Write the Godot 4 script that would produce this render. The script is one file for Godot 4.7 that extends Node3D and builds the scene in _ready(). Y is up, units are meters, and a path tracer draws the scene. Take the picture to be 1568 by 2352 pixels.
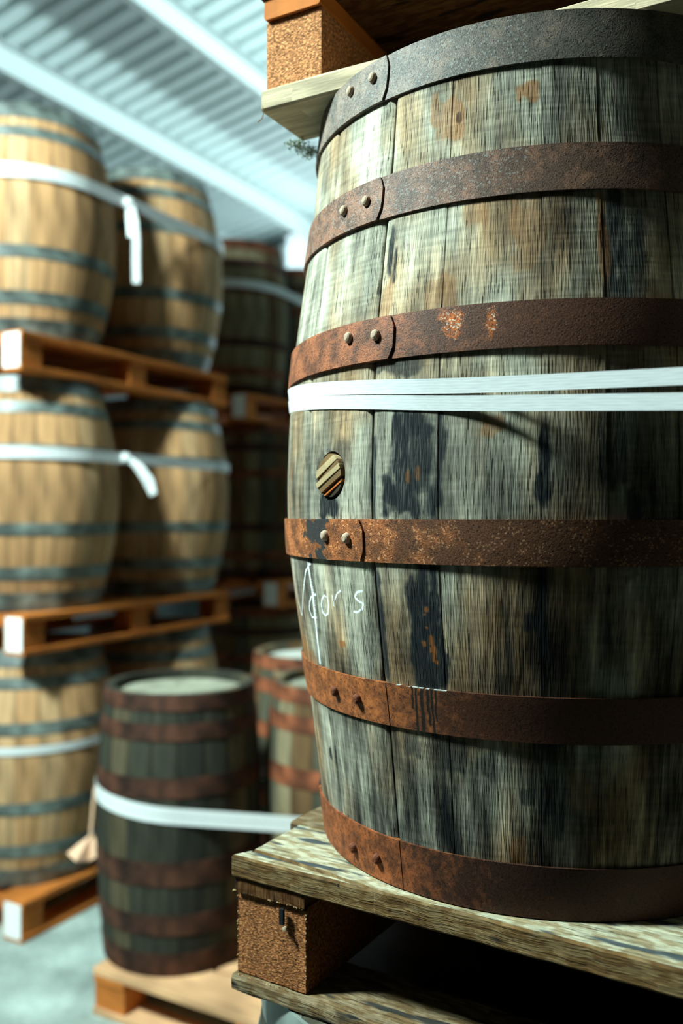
extends Node3D
# A whisky warehouse: a weathered cask on a pallet close by, stacks of casks on pallets beyond.
# The building's own axes: «along» runs away to the right, «left» runs away to the left.

const ALONG := Vector3(0.484, 0.0, -0.875)
const LEFT := Vector3(-0.875, 0.0, -0.484)
const EYE := 1.55
const FRONT := Vector3(0.849, 0.0, 0.528)      # the near pallet's front edge
const DEEP := Vector3(0.528, 0.0, -0.849)
const CASK := Vector3(0.2547, 0.0, -1.142)     # the near cask's axis
const CASK_YAW := -0.2194                      # turns its local +Z towards where we stand
const TOP := 0.497                             # its ends, measured from eye level
const LOW := -0.398

var M := {}
var rng := RandomNumberGenerator.new()
var used := {}
var prof_y := [-0.398, -0.344, -0.22, -0.174, -0.048, -0.004, 0.05, 0.159, 0.204, 0.312, 0.36, 0.445, 0.497]
var prof_r := [0.2765, 0.2835, 0.2985, 0.306, 0.323, 0.3255, 0.326, 0.321, 0.3165, 0.3015, 0.2945, 0.2862, 0.2795]


func _ready() -> void:
	rng.seed = 20240611
	make_camera()
	make_world()
	make_lights()
	make_materials()
	make_building()
	make_near_stack()
	make_left_stack()
	make_far_stack()
	make_floor_casks()
	make_small_things()


# ---------------------------------------------------------------- camera, air, light
func make_camera() -> void:
	var cam := Camera3D.new()
	cam.name = "camera"
	var at := CameraAttributesPhysical.new()
	at.frustum_focal_length = 20.705
	at.frustum_focus_distance = 0.92
	at.frustum_near = 0.05
	at.frustum_far = 100.0
	at.exposure_aperture = 1.75
	cam.attributes = at
	add_child(cam)
	cam.position = Vector3(0, EYE, 0)
	cam.rotation.x = 0.0039
	cam.current = true


func make_world() -> void:
	var we := WorldEnvironment.new()
	we.name = "world"
	var e := Environment.new()
	e.background_mode = Environment.BG_COLOR
	e.background_color = Color(0.62, 0.72, 0.76)
	e.tonemap_mode = Environment.TONE_MAPPER_LINEAR
	e.tonemap_exposure = 1.0
	e.sdfgi_enabled = true
	e.ssao_enabled = true
	e.ssil_enabled = true
	we.environment = e
	add_child(we)


func make_lights() -> void:
	# the lamp over the aisle, to the left of where we stand
	var key := SpotLight3D.new()
	key.name = "flood_lamp_light"
	key.light_color = Color(0.88, 1.0, 0.985)
	key.light_energy = 60.0
	key.spot_angle = 39.0
	key.spot_angle_attenuation = 0.15
	key.spot_range = 40.0
	key.spot_attenuation = 2.0
	key.light_size = 0.3
	key.shadow_enabled = true
	add_child(key)
	key.look_at_from_position(Vector3(-2.3, 4.15, -0.75), Vector3(-0.5, 1.9, -2.4), Vector3.UP)
	# a second flood lamp on the right, turned up at the roof
	var up := SpotLight3D.new()
	up.name = "roof_lamp_light"
	up.light_color = Color(0.87, 1.0, 1.0)
	up.light_energy = 68.0
	up.spot_angle = 31.0
	up.spot_angle_attenuation = 0.25
	up.spot_range = 40.0
	up.spot_attenuation = 2.0
	up.light_size = 0.12
	up.shadow_enabled = true
	add_child(up)
	up.look_at_from_position(at(5.3, -1.5, 3.9), at(5.3, 3.5, 5.95), Vector3.UP)
	# daylight through the end window
	var win := AreaLight3D.new()
	win.name = "end_window_light"
	win.area_size = Vector2(2.4, 3.0)
	win.light_color = Color(0.88, 0.99, 1.0)
	win.light_energy = 9.0
	win.area_range = 30.0
	win.shadow_enabled = true
	add_child(win)
	win.position = at(7.66, 3.8, 2.75)
	win.look_at_from_position(win.position, win.position - ALONG, Vector3.UP)


# ---------------------------------------------------------------- little helpers
func at(t: float, s: float, y: float) -> Vector3:
	return ALONG * t + LEFT * s + Vector3(0, y, 0)


func numbered(n: String) -> String:
	if not used.has(n):
		used[n] = 0
		return n
	used[n] += 1
	return "%s_%03d" % [n, used[n]]


func thing(called: String, label: String, category: String, pos: Vector3, yaw := 0.0, group := "") -> Node3D:
	var o := Node3D.new()
	o.name = numbered(called)
	add_child(o, true)
	o.position = pos
	o.rotation.y = yaw
	tag(o, label, category, group)
	return o


func tag(o: Node, label: String, category: String, group := "") -> void:
	o.set_meta("label", label)
	o.set_meta("category", category)
	if group:
		o.set_meta("group", group)


func part(called: String, mesh: Mesh, mat: Material, parent: Node3D, pos := Vector3.ZERO, rot := Vector3.ZERO) -> MeshInstance3D:
	var o := MeshInstance3D.new()
	o.name = called
	o.mesh = mesh
	if mat:
		o.material_override = mat
	o.position = pos
	o.rotation = rot
	parent.add_child(o, true)
	return o


func dup(o: Node3D, called: String, label: String, pos: Vector3, yaw: float, group := "") -> Node3D:
	var c: Node3D = o.duplicate()
	c.name = numbered(called)
	add_child(c, true)
	c.position = pos
	c.rotation.y = yaw
	c.set_meta("label", label)
	if group:
		c.set_meta("group", group)
	return c


func structure(called: String, mesh: Mesh, mat: Material, label: String, pos := Vector3.ZERO) -> MeshInstance3D:
	var o := part(called, mesh, mat, self, pos)
	o.set_meta("kind", "structure")
	o.set_meta("label", label)
	return o


func begin() -> SurfaceTool:
	var st := SurfaceTool.new()
	st.begin(Mesh.PRIMITIVE_TRIANGLES)
	return st


# one triangle, wound so that it faces along «hint»; with one normal for each corner
func tri(st: SurfaceTool, p: Array, n: Array, uv: Array, hint: Vector3) -> void:
	var face: Vector3 = (p[0] - p[2]).cross(p[0] - p[1])
	var order := [0, 1, 2] if face.dot(hint) >= 0.0 else [0, 2, 1]
	for i in order:
		st.set_normal(n[i])
		st.set_uv(uv[i])
		st.add_vertex(p[i])


func quad(st: SurfaceTool, p: Array, n: Array, uv: Array) -> void:
	var hint: Vector3 = n[0] + n[1] + n[2] + n[3]
	tri(st, [p[0], p[1], p[2]], [n[0], n[1], n[2]], [uv[0], uv[1], uv[2]], hint)
	tri(st, [p[0], p[2], p[3]], [n[0], n[2], n[3]], [uv[0], uv[2], uv[3]], hint)


func flat(st: SurfaceTool, p: Array, uv: Array, away: Vector3) -> void:
	var n: Vector3 = (p[0] - p[2]).cross(p[0] - p[1])
	if n.length() < 1e-12:
		n = away
	if n.dot(away) < 0.0:
		n = -n
	n = n.normalized()
	if p.size() == 3:
		tri(st, p, [n, n, n], uv, n)
	else:
		quad(st, p, [n, n, n, n], uv)


# a bar swept along local X with a chamfered cross-section; its edges wander by «rough».
# v of the texture runs along the bar, u across it, both in metres times 1/tile.
func bar(length: float, high: float, deep: float, chamfer: float, rough := 0.0, steps := 1, tile := 1.0, cut_a := 0.0, cut_b := 0.0) -> ArrayMesh:
	var st := begin()
	var h := high / 2
	var d := deep / 2
	var c := chamfer
	var sec := [Vector2(h, -d + c), Vector2(h, d - c), Vector2(h - c, d), Vector2(-h + c, d), Vector2(-h, d - c), Vector2(-h, -d + c), Vector2(-h + c, -d), Vector2(h - c, -d)]
	var run := [0.0]
	for k in 8:
		run.append(run[k] + sec[k].distance_to(sec[(k + 1) % 8]))
	var o := Vector2(rng.randf(), rng.randf())
	var rings := []
	for i in steps + 1:
		var ring := []
		for k in 8:
			var j := Vector2(rng.randf_range(-1, 1), rng.randf_range(-1, 1)) * rough
			var q: Vector2 = sec[k] + j
			var x := -length / 2 + length * i / steps
			if i == 0:
				x += cut_a * clampf(0.5 + q.y / deep, 0, 1) + rng.randf() * rough
			if i == steps:
				x -= cut_b * clampf(0.5 + q.y / deep, 0, 1) + rng.randf() * rough
			ring.append(Vector3(x, q.x, q.y))
		rings.append(ring)
	for i in steps:
		for k in 8:
			var m := (k + 1) % 8
			var a: Vector3 = rings[i][k]
			var b: Vector3 = rings[i + 1][k]
			var e: Vector3 = rings[i + 1][m]
			var f: Vector3 = rings[i][m]
			var away := Vector3(0, (a.y + f.y) / 2, (a.z + f.z) / 2)
			away = Vector3(0, sec[k].x + sec[m].x, sec[k].y + sec[m].y) if k % 2 else (Vector3(0, 1, 0) if k == 0 else Vector3(0, 0, 1) if k == 2 else Vector3(0, -1, 0) if k == 4 else Vector3(0, 0, -1))
			var u0: float = run[k] / tile + o.x
			var u1: float = run[k + 1] / tile + o.x
			flat(st, [a, b, e, f], [Vector2(u0, a.x / tile + o.y), Vector2(u0, b.x / tile + o.y), Vector2(u1, e.x / tile + o.y), Vector2(u1, f.x / tile + o.y)], away)
	for side in [0, steps]:
		var mid := Vector3.ZERO
		for k in 8:
			mid += rings[side][k] / 8.0
		for k in 8:
			var a: Vector3 = rings[side][k]
			var b: Vector3 = rings[side][(k + 1) % 8]
			flat(st, [mid, a, b], [Vector2(mid.z, mid.y) / tile + o, Vector2(a.z, a.y) / tile + o, Vector2(b.z, b.y) / tile + o], Vector3(-1 if side == 0 else 1, 0, 0))
	return st.commit()


# a flat board cut to a plan outline (x, z), with rough, slightly chamfered edges
func plate(outline: Array, thick: float, face_mat: Material, side_mat: Material, edge := 1.0) -> ArrayMesh:
	var st := begin()
	var poly := PackedVector2Array()
	for k in outline.size():
		var a: Vector2 = outline[k]
		var b: Vector2 = outline[(k + 1) % outline.size()]
		var n := maxi(1, int(a.distance_to(b) / 0.016))
		for i in n:
			var q := a.lerp(b, float(i) / n)
			if i > 0:
				q += Vector2(rng.randf_range(-1, 1), rng.randf_range(-1, 1)) * 0.0006
			poly.append(q)
	if Geometry2D.is_polygon_clockwise(poly):
		poly.reverse()
	var m := poly.size()
	var rings := []
	for lev in [[-0.5, 0.0015], [-0.42, 0.0], [0.40, 0.0], [0.5, 0.002]]:
		var ring := []
		for k in m:
			var d := (poly[(k + 1) % m] - poly[(k + m - 1) % m]).normalized()
			var inward := Vector2(-d.y, d.x)
			var q: Vector2 = poly[k] + inward * (lev[1] * edge * rng.randf_range(0.6, 1.5))
			ring.append(Vector3(q.x, lev[0] * thick, q.y))
		rings.append(ring)
	for lev in 3:
		for k in m:
			var j := (k + 1) % m
			var d := poly[j] - poly[k]
			var p := [rings[lev][k], rings[lev][j], rings[lev + 1][j], rings[lev + 1][k]]
			var w := []
			for e in p:
				w.append(Vector2((e.y + e.z) * 1.0 + 0.3, e.x + e.z * 0.1))
			flat(st, p, w, Vector3(d.y, 0, -d.x))
	var mesh := st.commit()
	mesh.surface_set_material(0, side_mat)
	st = begin()
	var tris := Geometry2D.triangulate_polygon(poly)
	for k in tris.size() / 3:
		for face in [[3, Vector3.UP], [0, Vector3.DOWN]]:
			var p := []
			var w := []
			for e in 3:
				var q: Vector3 = rings[face[0]][tris[k * 3 + e]]
				p.append(q)
				w.append(Vector2(q.z + 0.3, q.x))
			flat(st, p, w, face[1])
	st.commit(mesh)
	mesh.surface_set_material(1, face_mat)
	return mesh


func block(x: float, y: float, z: float, chamfer: float, rough := 0.0, tile := 1.0) -> ArrayMesh:
	return bar(x, y, z, chamfer, rough, 1 if rough == 0.0 else 10, tile)


func ribbon(points: Array, ups: Array, outs: Array, width: float, thick: float, closed := false) -> ArrayMesh:
	# a flat band through «points»; ups run across it, outs point away from what it lies on
	var st := begin()
	var n := points.size()
	var along := 0.0
	for i in (n if closed else n - 1):
		var j := (i + 1) % n
		var step: float = points[i].distance_to(points[j])
		var c := []
		for k in [i, j]:
			var p: Vector3 = points[k]
			var u: Vector3 = ups[k] * width / 2
			var o: Vector3 = outs[k] * thick
			c.append([p - u, p + u, p + u + o, p - u + o])
		var v0 := along * 8.0
		var v1 := (along + step) * 8.0
		var oi: Vector3 = outs[i]
		var oj: Vector3 = outs[j]
		var ui: Vector3 = ups[i]
		var uj: Vector3 = ups[j]
		quad(st, [c[0][3], c[1][3], c[1][2], c[0][2]], [oi, oj, oj, oi], [Vector2(v0, 0), Vector2(v1, 0), Vector2(v1, 1), Vector2(v0, 1)])
		quad(st, [c[0][0], c[1][0], c[1][1], c[0][1]], [-oi, -oj, -oj, -oi], [Vector2(v0, 0), Vector2(v1, 0), Vector2(v1, 1), Vector2(v0, 1)])
		quad(st, [c[0][1], c[1][1], c[1][2], c[0][2]], [ui, uj, uj, ui], [Vector2(v0, 0), Vector2(v1, 0), Vector2(v1, .1), Vector2(v0, .1)])
		quad(st, [c[0][0], c[1][0], c[1][3], c[0][3]], [-ui, -uj, -uj, -ui], [Vector2(v0, 0), Vector2(v1, 0), Vector2(v1, .1), Vector2(v0, .1)])
		along += step
	return st.commit()


# a ring of profile points (radius, y) spun about Y; smooth across the profile where asked
func lathe(profile: Array, sides: int, sharp := true, arc := TAU) -> ArrayMesh:
	var st := begin()
	var run := 0.0
	for k in profile.size() - 1:
		var a: Vector2 = profile[k]
		var b: Vector2 = profile[k + 1]
		var d := (b - a).normalized()
		var n := Vector2(d.y, -d.x)
		var na := n
		var nb := n
		if not sharp:
			if k > 0:
				var e: Vector2 = (a - profile[k - 1]).normalized()
				na = (n + Vector2(e.y, -e.x)).normalized()
			if k < profile.size() - 2:
				var e2: Vector2 = (profile[k + 2] - b).normalized()
				nb = (n + Vector2(e2.y, -e2.x)).normalized()
		for i in sides:
			var p := []
			var q := []
			var w := []
			for cc in [[i, 0], [i + 1, 0], [i + 1, 1], [i, 1]]:
				var an: float = arc * cc[0] / sides
				var pt := a if cc[1] == 0 else b
				var nn := na if cc[1] == 0 else nb
				p.append(Vector3(-sin(an) * pt.x, pt.y, cos(an) * pt.x))
				q.append(Vector3(-sin(an) * nn.x, nn.y, cos(an) * nn.x))
				w.append(Vector2(an * 0.3, run + (0.0 if cc[1] == 0 else a.distance_to(b))))
			quad(st, p, q, w)
		run += a.distance_to(b)
	return st.commit()


# ---------------------------------------------------------------- textures
func noise(w: int, h: int, freq: float, octaves: int, seed_: int, W := 0, H := 0, cells := false) -> PackedByteArray:
	var f := FastNoiseLite.new()
	f.noise_type = FastNoiseLite.TYPE_CELLULAR if cells else FastNoiseLite.TYPE_SIMPLEX_SMOOTH
	f.frequency = freq
	f.seed = seed_
	f.fractal_type = FastNoiseLite.FRACTAL_FBM if octaves > 1 else FastNoiseLite.FRACTAL_NONE
	f.fractal_octaves = octaves
	if cells:
		f.cellular_return_type = FastNoiseLite.RETURN_CELL_VALUE
	var im := f.get_image(w, h)
	im.convert(Image.FORMAT_L8)
	if W > 0:
		im.resize(W, H, Image.INTERPOLATE_CUBIC)
	return im.get_data()


func picture(data: PackedByteArray, w: int, h: int, grey := false) -> ImageTexture:
	return ImageTexture.create_from_image(Image.create_from_data(w, h, false, Image.FORMAT_L8 if grey else Image.FORMAT_RGB8, data))


func matte(called: String, color: Color, rough := 0.8, tex: Texture2D = null, bump: Texture2D = null, bump_cm := 0.1, spec := 0.35) -> StandardMaterial3D:
	var m := StandardMaterial3D.new()
	m.resource_name = called
	m.albedo_color = color
	m.roughness = rough
	m.metallic_specular = spec
	m.albedo_texture = tex
	if bump:
		m.heightmap_enabled = true
		m.heightmap_texture = bump
		m.heightmap_scale = bump_cm
	M[called] = m
	return m


# soft-edged blots in a small picture, spread to full size: each blot is (degrees, height, half width deg, half height m, strength)
func blots(list: Array, seed_: int, W: int, H: int, ragged := 0.55) -> PackedByteArray:
	var w := 448
	var h := 480
	var out := PackedByteArray()
	out.resize(w * h)
	var n := noise(w, h, 0.045, 4, seed_)
	var n2 := noise(w, h / 6, 0.11, 2, seed_ + 1, w, h)
	for b in list:
		var cx: float = (75.0 - b[0]) / 150.0 * w
		var cy: float = (TOP - b[1]) / 0.895 * h
		var rx: float = b[2] / 150.0 * w
		var ry: float = b[3] / 0.895 * h
		for y in range(maxi(0, int(cy - ry * 1.6)), mini(h, int(cy + ry * 1.6) + 1)):
			for x in range(maxi(0, int(cx - rx * 1.6)), mini(w, int(cx + rx * 1.6) + 1)):
				var i := y * w + x
				var dx := (x - cx) / rx
				var dy := (y - cy) / ry
				var far := sqrt(sqrt(dx * dx * dx * dx + dy * dy * dy * dy))
				var v := 1.0 - far + ragged * ((n[i] + n2[i]) / 255.0 - 1.0) * 1.3
				v = clampf(v * 3.2, 0, 1) * b[4] * 255.0
				if v > out[i]:
					out[i] = int(v)
	var im := Image.create_from_data(w, h, false, Image.FORMAT_L8, out)
	im.resize(W, H, Image.INTERPOLATE_CUBIC)
	return im.get_data()


# the near cask's staves: seams in degrees, counted leftwards from where the cask faces us
var seams := [68.5, 52.4, 31.8, 17.3, -0.6, -11.2, -23.5, -37.0]
var open_ := [0.5, 1.4, 2.1, 0.45, 0.35, 0.3, 0.4, 0.5]


func paint_cask() -> void:
	var W := 1792
	var H := 1920
	var g1 := noise(W, 110, 0.28, 2, 11, W, H)
	var g2 := noise(W / 2, 70, 0.10, 3, 12, W, H)
	var g3 := noise(336, 120, 0.05, 4, 13, W, H)
	var g4 := noise(56, H / 3, 0.2, 2, 14, W, H)
	var g5 := noise(224, 120, 0.03, 4, 15, W, H)
	var g6 := noise(224, 90, 0.025, 3, 16, W, H)
	var black := blots([[22.3, 0.055, 5.6, 0.055, 0.8], [24.5, 0.09, 3.2, 0.03, 1.0], [25.0, 0.02, 4.5, 0.024, 1.0], [24.8, 0.055, 2.0, 0.05, 0.9],
		[21.0, -0.10, 3.6, 0.06, 1.0], [20.0, -0.15, 4.2, 0.035, 1.0], [22.5, -0.17, 1.6, 0.035, 0.8], [21.6, -0.085, 3.8, 0.03, 0.9],
		[-0.7, 0.04, 1.2, 0.05, 1.0], [-0.4, -0.085, 1.0, 0.045, 0.9], [1.2, -0.1, 2.0, 0.012, 0.8], [43.2, 0.012, 3.6, 0.018, 1.0], [43.0, 0.05, 6.0, 0.036, 0.45], [42.6, -0.01, 4.0, 0.01, 0.9],
		[17.2, 0.07, 0.6, 0.06, 0.8], [31.3, 0.03, 0.9, 0.06, 0.7], [31.0, -0.11, 1.0, 0.07, 0.8], [-13.2, 0.26, 2.2, 0.07, 0.7], [-16.0, 0.24, 3.0, 0.05, 0.5], [29.6, 0.28, 0.7, 0.03, 0.8], [28.3, 0.26, 0.5, 0.02, 0.7],
		[-12.0, 0.055, 2.5, 0.03, 0.5], [-15.5, -0.02, 1.3, 0.05, 0.6], [19.0, -0.30, 0.8, 0.035, 0.8], [17.0, -0.33, 0.8, 0.03, 0.7], [-2.0, -0.285, 2.0, 0.012, 0.55], [-3.5, -0.30, 1.2, 0.02, 0.5], [2.5, -0.275, 1.6, 0.01, 0.5],
		[17.0, -0.24, 3.0, 0.02, 0.45], [10.0, -0.245, 3.0, 0.018, 0.35], [26.0, -0.235, 2.4, 0.015, 0.4], [5.0, -0.11, 1.6, 0.03, 0.35], [15.9, 0.402, 0.7, 0.006, 0.9], [29.0, 0.155, 4.0, 0.01, 0.6], [24.0, 0.152, 4.5, 0.012, 0.55], [55.0, -0.275, 0.7, 0.008, 0.8]], 31, W, H)
	var rust := blots([[17.5, 0.398, 3.0, 0.022, 0.55], [2.2, 0.417, 2.2, 0.01, 0.7], [21.5, 0.42, 1.2, 0.02, 0.5], [43.1, -0.14, 1.4, 0.004, 0.8], [20.4, -0.093, 0.7, 0.004, 0.9], [20.9, -0.098, 0.6, 0.003, 0.9], [19.9, -0.124, 0.6, 0.007, 1.0], [19.7, -0.133, 0.7, 0.004, 1.0],
		[21.2, -0.128, 0.6, 0.004, 0.9], [19.6, -0.142, 0.5, 0.005, 0.9], [18.9, -0.146, 0.4, 0.002, 0.9], [20.6, -0.111, 0.4, 0.002, 0.8], [23.4, 0.04, 0.7, 0.008, 0.6], [21.5, 0.042, 1.0, 0.012, 0.5], [7.5, 0.088, 2.5, 0.01, 0.5], [40.0, 0.033, 0.5, 0.002, 0.8],
		[-11.0, 0.265, 1.2, 0.06, 0.6], [18.0, 0.167, 1.2, 0.006, 0.6], [66.0, 0.03, 1.6, 0.05, 0.5], [63.0, 0.06, 1.0, 0.03, 0.35], [12.0, 0.30, 3.5, 0.012, 0.35], [17.0, 0.22, 4.0, 0.02, 0.35], [30.0, 0.225, 2.0, 0.02, 0.3], [2.0, 0.27, 3.0, 0.04, 0.3], [3.5, -0.335, 2.2, 0.02, 0.4], [66.5, -0.16, 4.0, 0.014, 0.6], [60.0, -0.168, 4.0, 0.01, 0.5], [-8.0, -0.27, 3.5, 0.02, 0.3]], 41, W, H, 0.8)
	var tone := PackedFloat32Array()
	var brown := PackedFloat32Array()
	tone.resize(W)
	brown.resize(W)
	var tones := [12.0, 8.0, 16.0, -4.0, 2.0, -14.0, -20.0, -10.0, -6.0]
	var browns := [0.3, 0.02, 0.05, 0.12, 0.22, 0.12, 0.18, 0.1, 0.2]
	for x in W:
		var deg := 75.0 - 150.0 * x / W
		var k := 0
		while k < seams.size() and deg < seams[k]:
			k += 1
		tone[x] = tones[k]
		brown[x] = browns[k]
		for sm in seams.size():
			var off: float = absf(deg - seams[sm])
			if off < 0.9:
				tone[x] -= 20.0 * open_[sm] * (1.0 - off / 0.9)
	var rgb := PackedByteArray()
	var hi := PackedByteArray()
	rgb.resize(W * H * 3)
	hi.resize(W * H)
	var i := 0
	for y in H:
		var yy := TOP - 0.895 * y / H
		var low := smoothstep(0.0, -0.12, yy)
		var falloff_dirt := 26.0 * smoothstep(0.2, 0.02, yy) + 18.0 * low  # light falling off downwards, painted into the wood together with some dirt
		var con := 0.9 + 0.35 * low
		var upper := 1.0 if yy > 0.1 else 0.55
		for x in W:
			var a := g1[i] - 128.0
			var b := g2[i] - 128.0
			var c := g3[i] - 128.0
			var l := 154.0 + tone[x] - falloff_dirt + (a * 0.22 + b * 0.24 + c * 0.36 + (g6[i] - 128.0) * 0.34) * con + (g4[i] - 128.0) * 0.15 * upper
			var hh := 128.0 + a * 0.55 + b * 0.3 + (g4[i] - 128.0) * 0.22 * upper
			if a < -54.0 and b < -14.0:
				l *= 0.66
				hh -= 40.0
			if b > 30.0 and c > 10.0:
				l += (b - 30.0) * 0.35
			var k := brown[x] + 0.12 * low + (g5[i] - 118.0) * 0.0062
			k = 0.0 if k < 0.0 else (0.85 if k > 0.85 else k)
			var r := l * (1.0 - 0.04 * k)
			var g := l * (0.965 - 0.24 * k)
			var bl := l * (0.855 - 0.36 * k)
			var s := black[i] / 255.0
			if s > 0.0:
				s = minf(1.0, s * (0.92 + a * 0.006))
				r += (19.0 - r) * s
				g += (23.0 - g) * s
				bl += (27.0 - bl) * s
			s = rust[i] / 255.0
			if s > 0.0:
				s *= 0.8
				r += (150.0 - r) * s
				g += (84.0 - g) * s
				bl += (38.0 - bl) * s
				hh += 20.0 * s
			rgb[i * 3] = clampi(int(r), 0, 255)
			rgb[i * 3 + 1] = clampi(int(g), 0, 255)
			rgb[i * 3 + 2] = clampi(int(bl), 0, 255)
			hi[i] = clampi(int(hh), 0, 255)
			i += 1
	# chalk: an unfinished word written by hand on the lower staves
	var strokes := [[Vector2(65.4, -0.047), Vector2(66.5, -0.078), Vector2(65.6, -0.105), Vector2(63.5, -0.12)], [Vector2(63.3, -0.121), Vector2(58.4, -0.0863), Vector2(55.6, -0.0652), Vector2(52.8, -0.0546)],
		[Vector2(53.7, -0.0546), Vector2(53.2, -0.0893), Vector2(53.5, -0.1258), Vector2(54.0, -0.171)], [Vector2(52.0, -0.0893), Vector2(53.9, -0.093), Vector2(55.5, -0.1008), Vector2(56.1, -0.1097), Vector2(55.1, -0.1177), Vector2(53.0, -0.1174)],
		[Vector2(47.8, -0.0891), Vector2(49.1, -0.0942), Vector2(49.7, -0.1007), Vector2(49.5, -0.1089), Vector2(48.3, -0.1122), Vector2(47.1, -0.109), Vector2(46.5, -0.0992), Vector2(46.6, -0.091), Vector2(47.8, -0.0891)],
		[Vector2(44.6, -0.088), Vector2(44.4, -0.1)], [Vector2(41.3, -0.0813), Vector2(42.7, -0.0847), Vector2(43.8, -0.0924)], [Vector2(34.8, -0.0794), Vector2(36.3, -0.0808), Vector2(37.2, -0.0862), Vector2(36.2, -0.0905), Vector2(34.9, -0.0928), Vector2(35.3, -0.0986), Vector2(36.9, -0.1027), Vector2(37.9, -0.1025)], [Vector2(67.5, -0.06), Vector2(68.4, -0.1108), Vector2(69.3, -0.1278)]]
	var wide := [2.6, 3.0, 4.2, 2.2, 2.2, 1.4, 1.6, 2.2, 2.4]
	var dense := [0.6, 0.85, 1.0, 0.55, 0.55, 0.4, 0.45, 0.55, 0.6]
	for q in strokes.size():
		for p in strokes[q].size() - 1:
			var a0: Vector2 = strokes[q][p]
			var b0: Vector2 = strokes[q][p + 1]
			for n in 160:
				var v := a0.lerp(b0, n / 160.0)
				var px := (75.0 - v.x) / 150.0 * W
				var py := (TOP - v.y) / 0.895 * H
				for e in (14 if q == 2 else 6):
					var xx := int(px + rng.randfn(0, wide[q] * 0.5))
					var yy2 := int(py + rng.randfn(0, wide[q] * 0.5))
					var ii := (yy2 * W + xx)
					if rng.randf() < dense[q] and hi[ii] > 92 - int(dense[q] * 80.0):
						for ch in 3:
							rgb[ii * 3 + ch] = mini(255, int(lerpf(rgb[ii * 3 + ch], 236.0, 0.82)))
	matte("cask_wood", Color.WHITE, 0.82, picture(rgb, W, H), picture(hi, W, H, true), 0.11, 0.3)


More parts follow.
